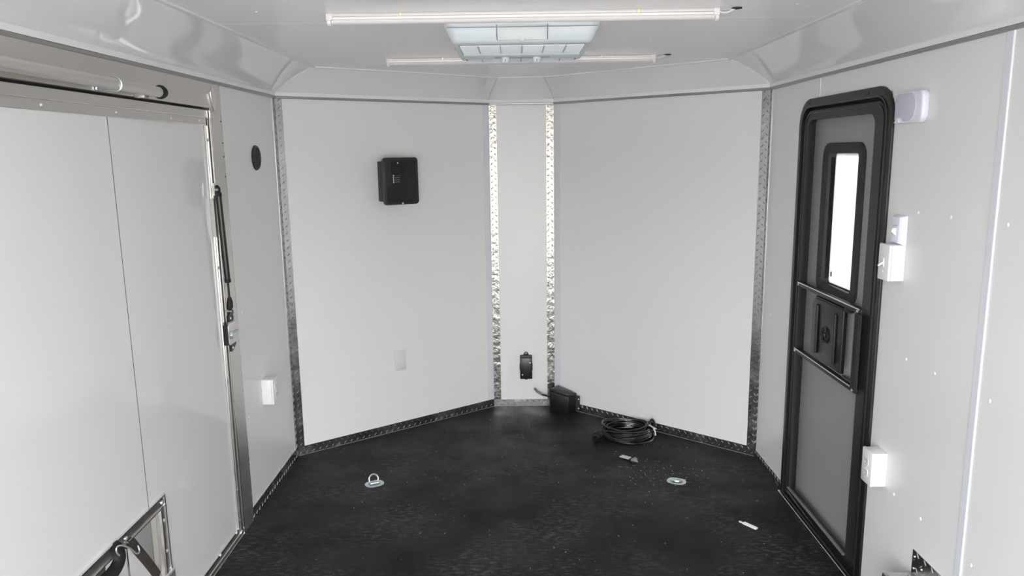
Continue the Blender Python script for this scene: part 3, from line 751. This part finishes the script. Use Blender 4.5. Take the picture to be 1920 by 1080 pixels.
# ------------------------------------------------------------------ black power panel on the front-left wall
pp = thing('breaker_box', 'black plastic breaker panel box high on the front-left wall', 'breaker panel', F_NL @ T(0.640, 0, 1.457))
MB().box(-0.095, 0.095, -0.082, 0.0, -0.110, 0.107).build('housing', 'dark_grey_plastic', pp, bev=0.003)
MB().prism(rrect(-0.108, 0.108, -0.128, 0.127, 0.018, 5), -0.092, -0.080, 'y').build('cover', 'black_satin', pp, bev=0.003)
MB().prism(rrect(-0.092, 0.094, -0.112, 0.110, 0.006, 3), -0.096, -0.091, 'y').build('door', 'black_plastic', pp, bev=0.0015)
br = MB().box(-0.088, -0.062, -0.099, -0.095, -0.025, 0.108).build('cover_step', 'dark_grey_plastic', pp, bev=0.001)
win = MB().box(-0.064, -0.001, -0.0975, -0.095, -0.014, 0.105).build('breaker_bay', 'black_matte', pp, bev=0.001, seg=1)
for k in range(5):
    MB().box(-0.056, -0.012, -0.0995, -0.097, 0.030+k*0.0135, 0.037+k*0.0135).build('breaker_slot', 'black_plastic', win, bev=0.0008, seg=1)
for k in range(4):
    z = -0.009+k*0.0118
    MB().box(-0.0525, -0.0465, -0.1005, -0.097, z, z+0.0085).build('breaker_switch', 'label_white', win, bev=0.0008, seg=1)
    for q in range(5):
        MB().box(-0.040+q*0.0062, -0.0355+q*0.0062, -0.0981, -0.097, z+0.002, z+0.0072).build('worn_print', 'label_grey', win)
for (x, z) in ((-0.020, 0.098), (0.004, -0.121)):
    MB().lathe([(0.0045, 0.090), (0.0045, 0.0985), (0.002, 0.1005)], (x, 0, z), 'y', 10).build('screw', 'steel', pp)
for z in (-0.09, 0.085):
    MB().lathe([(0.003, 0), (0.003, 0.002)], (0, 0, 0), 'y', 8).xf(T(-0.0955, -0.062, z) @ Matrix.Rotation(R(90), 4, 'Z')).build('screw', 'black_matte', pp)

# blank cover plate
bp_ = thing('blank_cover_plate', 'blank pale metal cover plate low on the front-left wall under the breaker panel', 'cover plate', F_NL @ T(0.635, 0, 0.424))
MB().box(-0.036, 0.036, -0.0055, 0.0, -0.0585, 0.0585).build('plate', 'plate_metal', bp_, bev=0.002)
for z in (-0.041, 0.041):
    MB().lathe([(0.0033, 0.003), (0.0033, 0.0045), (0.001, 0.005)], (0, 0, z), 'y', 8).build('screw', 'rail_grey', bp_)

# trailer wiring junction box on the flat front wall
jb = thing('junction_box', 'small black junction box screwed to the narrow front wall', 'junction box', F_NF @ T(0.208, 0, 0.264))
MB().box(-0.038, 0.038, -0.026, 0.0, -0.078, 0.076).build('housing', 'black_plastic', jb, bev=0.004)
MB().box(-0.041, 0.041, -0.012, 0.0, -0.025, 0.020).build('side_lug', 'black_plastic', jb, bev=0.002)
cvr = MB().box(-0.034, 0.034, -0.030, -0.025, -0.074, 0.060).build('lid', 'black_satin', jb, bev=0.002)
MB().box(-0.036, 0.036, -0.031, -0.024, 0.060, 0.070).build('lid_ridge', 'dark_grey_plastic', cvr, bev=0.001)
MB().box(-0.012, 0.016, -0.0305, -0.0295, 0.029, 0.0302).build('lid_groove', 'dark_grey_plastic', cvr)
MB().prism([(-0.020, 0.074), (0.020, 0.074), (0.008, 0.094), (0.0, 0.097), (-0.008, 0.094)], -0.008, 0.0, 'y').build('mounting_ear', 'black_plastic', jb, bev=0.001)
MB().prism([(-0.014, -0.076), (-0.010, -0.084), (0.0, -0.088), (0.010, -0.084), (0.014, -0.076)], -0.008, 0.0, 'y').build('mounting_ear', 'black_plastic', jb, bev=0.001)
MB().lathe([(0.0028, 0.0), (0.0028, 0.0095)], (0, 0, 0.087), 'y', 8).build('screw', 'steel', jb)
for (x, z) in ((0.024, 0.030), (-0.024, -0.048)):
    MB().lathe([(0.0045, 0.026), (0.0045, 0.0315), (0.002, 0.0325)], (x, 0, z), 'y', 10).build('screw', 'label_white', jb)

# ------------------------------------------------------------------ left wall pieces
# round vent
vt = thing('round_vent', 'black round louvred vent on the left wall beside the tread plate corner', 'vent', F_L @ T(3.485, 0, 1.594))
MB().lathe([(0.057, 0.0), (0.057, 0.003), (0.053, 0.008), (0.043, 0.008), (0.041, 0.002), (0.0, 0.002)], (0, 0, 0), 'y', 32).build('bezel', 'dark_grey_plastic', vt)
MB().lathe([(0.041, 0.0), (0.041, 0.0025)], (0, 0, 0), 'y', 24).build('vent_throat', 'black_matte', vt)
for k in range(9):
    z = -0.032+k*0.008; w = math.sqrt(max(0, 0.0405**2-z*z))
    MB().box(-w, w, -0.0075, -0.002, z-0.0018, z+0.0018).build('slat', 'dark_grey_plastic', vt)
MB().box(-0.002, 0.002, -0.0085, -0.002, -0.038, 0.038).build('slat_spine', 'dark_grey_plastic', vt)
MB().box(-0.004, 0.004, -0.0095, -0.006, -0.049, -0.041).build('catch', 'black_matte', vt)

def outlet_faces(parent, y):
    for zc in (0.020, -0.020):
        f = MB().prism(rrect(-0.016, 0.016, zc-0.0145, zc+0.0145, 0.009, 4), y-0.002, y+0.001, 'y').build('socket', 'white_plastic', parent, bev=0.0008, seg=1)
        MB().box(-0.0075, -0.0050, y-0.0024, y, zc-0.001, zc+0.008).build('slot', 'label_grey', f)
        MB().box(0.0050, 0.0075, y-0.0024, y, zc-0.001, zc+0.008).build('slot', 'label_grey', f)
        MB().lathe([(0.0025, -y), (0.0025, -y+0.0024)], (0, 0, zc-0.008), 'y', 8).build('slot', 'label_grey', f)
    MB().lathe([(0.003, -y), (0.003, -y+0.002)], (0, 0, 0), 'y', 8).build('screw', 'steel', parent)
ol = thing('surface_outlet', 'white surface-mounted outlet box low on the left wall near the side door', 'outlet', F_L @ T(3.366, 0, 0.519))
MB().box(-0.035, 0.035, -0.045, 0.0, -0.060, 0.060).build('box', 'white_plastic', ol, bev=0.003)
MB().box(-0.036, 0.036, -0.056, -0.045, -0.0605, 0.0605).build('face_plate', 'white_plastic', ol, bev=0.004)
outlet_faces(ol, -0.056)

# gas strut
gs = thing('gas_strut', 'black gas strut with a slim rod on the left door jamb', 'gas strut', F_L @ T(2.955, -0.028, 1.0))
MB().tube([(-0.012, 0, 0.455), (0.010, 0, 0.108)], 0.0115, 14).build('cylinder', 'black_gloss', gs)
MB().tube([(-0.0125, 0, 0.462), (-0.012, 0, 0.447)], 0.0125, 14).build('cylinder_cap', 'black_matte', gs)
MB().tube([(0.0095, 0, 0.118), (0.0105, 0, 0.102)], 0.0125, 14).build('cylinder_cap', 'black_matte', gs)
MB().tube([(0.010, 0, 0.11), (0.013, 0, 0.035)], 0.0045, 10).build('rod', 'black_gloss', gs)
MB().tube([(0.013, 0, 0.040), (0.0135, 0, 0.020), (0.014, 0.002, 0.0), (0.014, 0.006, -0.012)], [0.007, 0.012, 0.013, 0.009], 12).build('end_joint', 'black_matte', gs)
MB().tube([(-0.0125, 0, 0.460), (-0.013, 0.001, 0.478), (-0.018, 0.004, 0.488)], [0.010, 0.011, 0.008], 10).build('end_joint', 'black_matte', gs)
MB().prism([(-0.034, 0.500), (-0.010, 0.470), (-0.022, 0.448), (-0.040, 0.452)], 0.004, 0.010, 'y').build('bracket', 'zinc', gs)
MB().lathe([(0.005, -0.004), (0.005, 0.003), (0.002, 0.005)], (-0.022, 0, 0.474), 'y', 8).build('bolt', 'steel', gs)
MB().lathe([(0.004, -0.022), (0.004, 0.002)], (0.016, 0, -0.018), 'y', 8).build('bolt', 'steel', gs)
MB().box(-0.036, -0.016, 0.012, 0.026, 0.29, 0.44).build('backing_strip', 'rail_grey', gs)

# latch
lt = thing('door_latch', 'steel striker latch with black plates on the left door jamb under the gas strut', 'latch', F_L @ T(2.972, -0.006, 0.888))
MB().prism([(0.0, 0.048), (-0.002, 0.072), (0.020, 0.083), (0.052, 0.090), (0.056, 0.078), (0.046, 0.070), (0.050, 0.050), (0.036, 0.044)], -0.012, -0.002, 'y').build('latch_plate', 'black_satin', lt, bev=0.001, seg=1)
MB().prism([(0.0, -0.042), (0.0, -0.076), (0.016, -0.078), (0.056, -0.056), (0.058, -0.046), (0.034, -0.050), (0.030, -0.040)], -0.012, -0.002, 'y').build('latch_plate', 'black_satin', lt, bev=0.001, seg=1)
MB().prism(rrect(-0.036, 0.052, -0.042, 0.046, 0, 4, rs=(0.012, 0.003, 0.003, 0.012)), -0.020, -0.014, 'y').build('striker_plate', 'extrusion', lt, bev=0.0015)
MB().box(-0.040, -0.030, -0.018, 0.004, -0.040, 0.044).build('striker_shim', 'black_matte', lt)
MB().prism([(-0.026+0.014*math.cos(k*math.pi/3), 0.014*math.sin(k*math.pi/3)*1.25) for k in range(6)], -0.034, -0.020, 'y').build('bolt', 'zinc', lt, bev=0.001)
MB().tube([(-0.012, -0.027, 0.0), (0.034, -0.027, 0.003)], 0.0085, 12).build('bolt_shank', 'zinc', lt)
for (x, z) in ((0.012, 0.062), (0.014, -0.062)):
    MB().lathe([(0.0045, 0.012), (0.0045, 0.015), (0.002, 0.016)], (x, 0, z), 'y', 8).build('screw', 'label_white', lt)
MB().tube([(0.044, -0.012, 0.070), (0.050, -0.020, 0.058), (0.058, -0.020, 0.054), (0.066, -0.014, 0.056)], 0.002, 6).build('spring_wire', 'steel', lt)

# support pole along the header
pl = thing('support_pole', 'aluminium pole with a black rubber tip clipped along the header over the left door', 'pole', F_L @ T(0, -0.048, 1.808))
MB().tube([(1.05, 0, 0.006), (1.8, 0, 0.002), (2.478, 0, -0.001)], 0.0165, 20).build('pole_tube', 'mill_aluminium', pl)
MB().tube([(2.470, 0, 0), (2.482, 0, 0), (2.486, 0, 0), (2.500, 0, 0), (2.508, 0, 0), (2.511, 0, 0), (2.526, 0, 0)], [0.0175, 0.0225, 0.0225, 0.019, 0.012, 0.0065, 0.0055], 18).build('tip', 'black_matte', pl)
for x in (1.45, 2.205):
    c_ = MB().box(x-0.030, x+0.032, 0.036, 0.043, -0.018, 0.026).build('clip_plate', 'zinc', pl, bev=0.002)
    pts = [(x, 0.022*math.cos(a), 0.022*math.sin(a)) for a in [R(60)-k*R(250)/10 for k in range(11)]]
    pts = [(x, 0.040, 0.026)] + [(x, 0.0195*math.sin(R(q))*-1+0.0, 0.0195*math.cos(R(q))) for q in range(-40, 221, 20)] + [(x, 0.040, -0.017)]
    MB().tube(pts, 0.003, 6).build('clip_spring', 'zinc', c_)
MB().box(2.395, 2.425, 0.010, 0.044, -0.024, -0.010).build('rest_pad', 'rail_grey', pl, bev=0.002)

# straps hooked in the arch
st = thing('rubber_strap', 'curved black rubber strap hooked at the wheel arch of the left side door', 'strap', F_L @ T(2.0, -0.02, 0.45))
MB().tube(smooth([(-0.004, 0.010, 0.044), (0.004, 0.004, 0.030), (0.006, 0, 0.008), (-0.004, 0, -0.010), (-0.034, 0, -0.020), (-0.085, -0.004, -0.016), (-0.14, -0.008, -0.014)], 4),
          0.0185, 12, thin=0.45).build('strap_body', 'rubber', st)
hook = [(-0.018, -0.014, 0.022), (-0.032, -0.016, 0.038), (-0.033, -0.016, 0.052), (-0.018, -0.016, 0.052), (0.006, -0.018, 0.038), (0.040, -0.018, 0.008),
        (0.070, -0.014, -0.022), (0.088, -0.012, -0.031), (0.097, -0.010, -0.026), (0.098, -0.006, -0.012)]
MB().tube(smooth(hook, 3), 0.0024, 8).build('hook', 'steel', st)
ws = thing('webbing_strap', 'dark olive webbing strap hanging beside the black rubber strap in the left wheel arch', 'strap', F_L @ T(2.110, -0.002, 0.42))
pts = [(-0.030, 0.0, 0.034), (-0.010, -0.004, 0.026), (0.016, -0.006, -0.012), (0.060, -0.004, -0.070), (0.100, 0.0, -0.122), (0.140, 0.004, -0.176)]
MB().tube(smooth(pts, 3), 0.017, 12, thin=0.22).build('strap_body', 'webbing', ws)
MB().tube([(-0.032, 0.0, 0.046), (-0.026, 0.0, 0.022)], 0.009, 8).build('strap_fold', 'webbing', ws)
MB().tube([(-0.060, -0.012, 0.056), (-0.040, -0.010, 0.044), (-0.026, -0.004, 0.034)], 0.0024, 8).build('hook_end', 'steel', ws)

# ------------------------------------------------------------------ right wall pieces
wlt = thing('wall_light', 'rounded square white plastic light high on the right wall beside the entrance door', 'light', F_R @ T(-2.392, 0, 1.722))
MB().prism(rrect(-0.083, 0.083, -0.049, 0.049, 0.024, 6), -0.024, 0.0, 'y').build('housing', 'lilac_plastic', wlt, bev=0.008, seg=3, ang=45)
MB().prism(rrect(-0.076, 0.048, -0.042, 0.043, 0, 8, rs=(0.012, 0.040, 0.038, 0.018)), -0.0265, -0.022, 'y').build('lens', 'lens_plastic', wlt, bev=0.002, seg=2)
MB().prism([(-0.072, -0.046), (-0.016, -0.046), (-0.030, -0.036), (-0.038, -0.030), (-0.050, -0.030), (-0.058, -0.036)], -0.0295, -0.024, 'y').build('switch_button', 'lilac_plastic', wlt)
MB().box(-0.043, -0.040, -0.031, -0.028, -0.046, -0.034).build('button_mark', 'white_plastic', wlt)
ur = thing('upper_switch', 'bluish white plate with a small toggle above the larger switch box by the entrance door', 'light switch', F_R @ T(-2.420, 0, 1.335))
MB().add([(-0.038,0,-0.050),(0.038,0,-0.050),(0.038,0,0.050),(-0.038,0,0.050),(-0.026,-0.020,-0.040),(0.022,-0.020,-0.040),(0.022,-0.020,0.044),(-0.026,-0.020,0.044)],
         [(0,1,2,3),(4,5,6,7),(0,1,5,4),(1,2,6,5),(2,3,7,6),(3,0,4,7)]).build('plate', 'cool_plastic', ur, bev=0.0025, seg=2)
MB().box(-0.014, 0.012, -0.0212, -0.0198, 0.0155, 0.0165).build('plate_line', 'label_grey', ur)
MB().hexa([(-0.010,-0.020,-0.018),(0.008,-0.020,-0.018),(0.008,-0.020,0.008),(-0.010,-0.020,0.008),(-0.006,-0.034,-0.004),(0.004,-0.034,-0.004),(0.004,-0.030,0.008),(-0.006,-0.030,0.008)]).build('toggle', 'white_plastic', ur, bev=0.001)
lw = thing('switch_box', 'white surface-mounted switch box overlapping the entrance door frame', 'light switch', F_R @ T(-2.416, 0, 1.232))
MB().box(-0.034, 0.034, -0.042, 0.0, -0.059, 0.058).build('box', 'white_plastic', lw, bev=0.002)
MB().box(-0.035, 0.035, -0.053, -0.042, -0.0595, 0.0595).build('face_plate', 'white_plastic', lw, bev=0.004)
tg = MB().box(-0.006, 0.006, -0.0555, -0.052, -0.014, 0.014).build('toggle', 'white_plastic', lw, bev=0.001)
MB().hexa([(-0.004,-0.054,-0.006),(0.004,-0.054,-0.006),(0.004,-0.054,0.004),(-0.004,-0.054,0.004),(-0.003,-0.070,-0.014),(0.003,-0.070,-0.014),(0.003,-0.070,-0.008),(-0.003,-0.070,-0.008)]).build('toggle_lever', 'white_plastic', tg, bev=0.001, seg=1)
for z in (0.030, -0.030):
    MB().lathe([(0.003, 0.053), (0.003, 0.0545)], (0, 0, z), 'y', 8).build('screw', 'label_white', lw)
orr = thing('surface_outlet', 'white duplex outlet box low on the right wall beside the entrance door', 'outlet', F_R @ T(-2.426, 0, 0.520))
MB().box(-0.034, 0.034, -0.042, 0.0, -0.060, 0.059).build('box', 'white_plastic', orr, bev=0.002)
MB().box(-0.036, 0.036, -0.054, -0.042, -0.0605, 0.0605).build('face_plate', 'white_plastic', orr, bev=0.004)
outlet_faces(orr, -0.054)

# tread plate wheel box on the right
ww = thing('wheel_box', 'tread plate wheel box against the right wall, cut by the bottom of the picture', 'wheel box', F_R @ T(-2.19, 0, 0))
b = MB().plate(0.0, 0.95, 0.0, 0.345, vertical=True, pitch=0.05)
b.build('wall_flange', 'tread_plate', ww, ang=10)
b = MB().box(0.004, 0.95, -0.098, -0.002, 0.0, 0.268)
b.build('box_shell', 'tread_plate', ww, bev=0.004)
b = MB()
for i in range(18):
    for j in range(3):
        b.lug(0.03+i*0.05+(0.025 if j % 2 else 0), 0.018+j*0.032, R(45 if j % 2 else -45), L=0.028, W=0.008)
b.v = [(v[0], -v[2], 0.2675-v[1]) for v in b.v]
b.build('tread_lugs', 'tread_plate', ww, ang=10)
for (x, z) in ((0.012, 0.325), (0.012, 0.285), (0.055, 0.305), (0.14, 0.30), (0.25, 0.32), (0.40, 0.32)):
    MB().lathe([(0.0032, 0.002), (0.0032, 0.0045), (0.0015, 0.0052)], (x, 0, z), 'y', 8).build('rivet', 'brass_clip', ww)

# ------------------------------------------------------------------ things on the floor
# battery box
bb = thing('battery_box', 'black box with a stub of cable on the floor in the front corner', 'box', T(0.24, 4.50, 0))
c = [(-0.069, -0.022), (0.045, -0.067), (0.098, -0.036), (-0.010, 0.050)]
h = [0.150, 0.124, 0.123, 0.150]
MB().hexa([(x*0.97, y*0.97, 0.0) for (x, y) in c]+[(x, y, z-0.018) for (x, y), z in zip(c, h)]).build('case', 'black_plastic', bb, bev=0.004)
MB().hexa([(x*1.02, y*1.02, z-0.018) for (x, y), z in zip(c, h)]+[(x*1.01, y*1.01, z) for (x, y), z in zip(c, h)]).build('lid', 'black_satin', bb, bev=0.003)
br_ = MB().prism([(0.092, 0.016), (0.118, 0.016), (0.118, 0.108), (0.110, 0.112), (0.092, 0.112)], -0.054, -0.050, 'y').build('bracket', 'black_satin', bb, bev=0.001, seg=1)
for z in (0.030, 0.090):
    MB().lathe([(0.004, 0.052), (0.004, 0.0565)], (0.110, 0, z), 'y', 8).build('screw', 'label_white', br_)
MB().tube([(-0.066, 0.005, 0.092), (-0.090, 0.030, 0.088), (-0.115, 0.040, 0.092), (-0.142, 0.044, 0.108), (-0.162, 0.046, 0.132)], 0.0065, 10).build('cable', 'black_gloss', bb)

# coiled cord
cc = thing('coiled_cable', 'coiled black power cord with an angled plug lying on the floor by the front-right wall', 'cord', T(0.600, 4.060, 0))
rnd = random.Random(4)
loops = []
nl = 9
lp = []
params = [(0.150, 0.128, 0.006, 0.004, -0.012), (0.132, 0.112, 0.008, -0.004, 0.002), (0.138, 0.118, 0.019, -0.012, 0.004), (0.120, 0.100, 0.022, 0.004, 0.000),
          (0.134, 0.110, 0.033, -0.010, 0.010), (0.116, 0.096, 0.036, -0.002, 0.006), (0.136, 0.108, 0.047, -0.014, 0.018), (0.112, 0.090, 0.050, -0.006, 0.012), (0.130, 0.100, 0.060, -0.018, 0.022)]
for i in range(nl*16):
    k = i/16; i0 = int(k); i1 = min(i0+1, nl-1); t = k-i0; t = t*t*(3-2*t)
    A, B_ = params[i0], params[i1]
    rx, ry, z, cx, cy = [A[q]*(1-t)+B_[q]*t for q in range(5)]
    a = -math.pi*0.62 + 2*math.pi*k
    wob = 0.004*math.sin(3*a+i0*1.7)
    lp.append((cx+(rx+wob)*math.cos(a), cy+(ry+wob)*math.sin(a), z+0.004*math.sin(2*a+i0)))
tail = [(-0.135, -0.060, 0.022), (-0.100, -0.085, 0.010)]
path = smooth(tail+lp, 2)
MB().tube(path, 0.0062, 8).build('cord', 'black_gloss', cc)
# plug: boot, elbow, collar, body
MB().tube([(-0.098, -0.086, 0.012), (-0.118, -0.070, 0.022), (-0.140, -0.052, 0.032)], [0.010, 0.0125, 0.0155], 12).build('plug_boot', 'rubber', cc)
MB().tube(smooth([(-0.138, -0.054, 0.032), (-0.152, -0.042, 0.038), (-0.166, -0.044, 0.036), (-0.176, -0.062, 0.032)], 4), 0.0165, 14).build('plug_elbow', 'black_plastic', cc)
MB().tube([(-0.170, -0.052, 0.033), (-0.176, -0.062, 0.031), (-0.184, -0.076, 0.029), (-0.188, -0.083, 0.028)], [0.020, 0.030, 0.030, 0.026], 20).build('plug_collar', 'black_plastic', cc)
MB().tube([(-0.184, -0.076, 0.029), (-0.196, -0.098, 0.026), (-0.200, -0.106, 0.025)], [0.022, 0.022, 0.018], 18).build('plug_body', 'black_plastic', cc)
MB().tube([(-0.186, -0.080, 0.029), (-0.190, -0.087, 0.027)], 0.0255, 18).build('plug_ring', 'rubber', cc)
# tie and free end
MB().prism([(0.096, 0.0), (0.110, 0.0), (0.152, -0.085), (0.146, -0.090), (0.138, -0.088)], 0.064, 0.0665, 'z').xf(T(0, 0.055, 0) @ Matrix.Rotation(R(6), 4, 'Y')).build('cable_tie', 'label_white', cc)
MB().tube([(0.140, -0.028, 0.05), (0.148, -0.034, 0.034), (0.150, -0.036, 0.012)], 0.004, 6).build('cable_tie', 'label_white', cc)
MB().tube(smooth([(0.120, 0.035, 0.050), (0.135, 0.040, 0.070), (0.142, 0.030, 0.082), (0.150, 0.015, 0.070), (0.152, 0.0, 0.050)], 4), 0.007, 8).build('cord_end', 'black_plastic', cc)

# D rings
def dring(x, y, rot, up, label):
    o = thing('floor_d_ring', label, 'tie-down ring', T(x, y, 0) @ Matrix.Rotation(rot, 4, 'Z'), 'recessed tie-down rings in the floor')
    ol_ = [(-0.046, -0.012), (-0.036, -0.030), (-0.016, -0.037), (0.016, -0.037), (0.036, -0.030), (0.046, -0.012), (0.046, 0.012), (0.036, 0.030), (0.016, 0.037), (-0.016, 0.037), (-0.036, 0.030), (-0.046, 0.012)]
    il = [(p[0]*0.62, p[1]*0.62) for p in ol_]
    MB().ring(ol_, il, 0.0, 0.0035, 'z').build('plate', 'zinc', o, bev=0.001, seg=1)
    MB().prism([(p[0]*0.63, p[1]*0.63) for p in ol_], 0.0, 0.0012, 'z').build('cup', 'cup_shade_metal', o)
    MB().tube([(-0.022, 0, 0.006), (0.022, 0, 0.006)], 0.0085, 12).build('saddle', 'zinc', o, ang=40)
    r_ = 0.023
    pts = []
    for k in range(20):
        a = 2*math.pi*k/20
        px, pv = r_*math.cos(a), 0.014+r_*math.sin(a)+0.004
        if up: pts.append((px, pv*math.cos(R(72))+0.004, 0.006+pv*math.sin(R(72))))
        else: pts.append((px*0.95, pv*0.75-0.010, 0.0065))
    MB().tube(pts, 0.0042, 8, closed=True).build('ring', 'zinc', o)
dring(-0.742, 3.458, R(25), True, 'zinc floor tie-down on the left, its ring standing up')
dring(0.745, 3.445, R(-22), False, 'zinc floor tie-down near the entrance door, its ring folded flat')

# crumpled tag
tg_ = thing('paper_tag', 'crumpled paper tag on the floor in front of the coiled cord', 'tag', T(0.553, 3.705, 0.001) @ Matrix.Rotation(R(-56), 4, 'Z'))
tl = MB().add([(-0.066,-0.012,0.0),(0.004,-0.012,0.010),(0.004,0.012,0.016),(-0.066,0.012,0.006),(-0.066,-0.012,0.0012),(0.004,-0.012,0.0112),(0.004,0.012,0.0172),(-0.066,0.012,0.0072)],
              [(0,3,2,1),(4,5,6,7),(0,1,5,4),(1,2,6,5),(2,3,7,6),(3,0,4,7)]).build('label', 'paper', tg_)
for k in range(3):
    v = -0.007+k*0.006
    MB().add([(-0.036, v, 0.0038+0.17*(v+0.012)), (-0.008, v, 0.0096+0.17*(v+0.012)), (-0.008, v+0.0025, 0.0100+0.17*(v+0.012)), (-0.036, v+0.0025, 0.0042+0.17*(v+0.012))], [(0,1,2,3)]).build('print_line', 'ink', tl)
b = MB(); rnd = random.Random(9)
for k in range(9):
    a = rnd.uniform(-0.6, 2.6); l = rnd.uniform(0.018, 0.052)
    b.add([(0.010, 0, 0.002), (0.010+l*math.cos(a), l*math.sin(a), rnd.uniform(0.001, 0.016)), (0.010+l*0.7*math.cos(a+0.28), l*0.7*math.sin(a+0.28), rnd.uniform(0.004, 0.02)), (0.010, 0.002, 0.012)], [(0,1,2),(0,2,3)])
b.build('torn_end', 'paper_brown', tg_, smooth=False)
# white strip of trim
cs = thing('plastic_clip', 'short white plastic clip lying on the floor in front of the entrance door', 'clip', T(0.962, 2.995, 0) @ Matrix.Rotation(R(-52), 4, 'Z'))
MB().prism([(-0.007, 0.0), (0.007, 0.0), (0.006, 0.008), (0.001, 0.004), (-0.003, 0.009), (-0.006, 0.008)], -0.028, 0.038, 'x').build('strip', 'white_plastic', cs)
MB().box(-0.050, -0.026, -0.004, 0.003, 0.0, 0.004).build('tongue', 'white_plastic', cs)

# loose grit
b = MB(); rnd = random.Random(21)
for k in range(240):
    y = 2.25+2.1*rnd.random()**1.1; x = rnd.uniform(-0.85, 1.15)
    if y > 3.72 and abs(x) > 1.22-(y-3.72)*1.25: continue
    if rnd.random() < 0.35: x, y = rnd.gauss(0.66, 0.12), rnd.gauss(3.52, 0.10)
    r_ = rnd.uniform(0.0010, 0.0030); a = rnd.uniform(0, 3.1)
    c_, s_ = math.cos(a), math.sin(a)
    q = [(-r_*1.4, 0), (0, -r_), (r_*1.4, 0), (0, r_)]
    q = [(x+u*c_-v*s_, y+u*s_+v*c_) for (u, v) in q]
    b.add([(*p, 0.0) for p in q]+[(x, y, r_*0.9)], [(0,1,4),(1,2,4),(2,3,4),(3,0,4)])
gr = b.build('grit', 'crumb', smooth=False)
gr['kind'] = 'stuff'; gr['label'] = 'pale grit and crumbs scattered over the black floor'; gr['category'] = 'grit'

# unseen trees added behind the open rear to colour the tread plate's reflections
rnd = random.Random(3)
for k, (x, y, h_, r_) in enumerate(((-9.6, -31, 5.6, 2.2), (-3.0, -30, 6.2, 2.3), (3.4, -31, 5.4, 2.2), (10, -30, 6.0, 2.3))):
    t_ = thing('tree', ['tall tree behind the open rear, seen only in reflections', 'tallest unseen tree behind the open rear', 'low unseen tree behind the open rear', 'broad unseen tree behind the open rear'][k], 'tree', T(x, y, -0.62), 'trees behind the trailer')
    MB().tube([(0, 0, 0), (0.1, 0, h_*0.5)], [0.28, 0.15], 8).build('trunk', 'bark', t_)
    bm = bmesh.new(); bmesh.ops.create_icosphere(bm, subdivisions=3, radius=r_)
    for v in bm.verts:
        n = v.co.normalized(); s_ = 1+0.16*math.sin(5*n.x+k)+0.14*math.sin(7*n.z+2*k)+0.12*math.sin(9*n.y)+rnd.uniform(-0.06, 0.06)
        v.co = Vector((v.co.x*s_, v.co.y*s_, v.co.z*s_*h_/(2.4*r_)+h_*0.58))
    me = bpy.data.meshes.new('crown'); bm.to_mesh(me); bm.free(); me.materials.append(MATS['leaf'])
    o = bpy.data.objects.new('crown', me); COL.objects.link(o); o.parent = t_
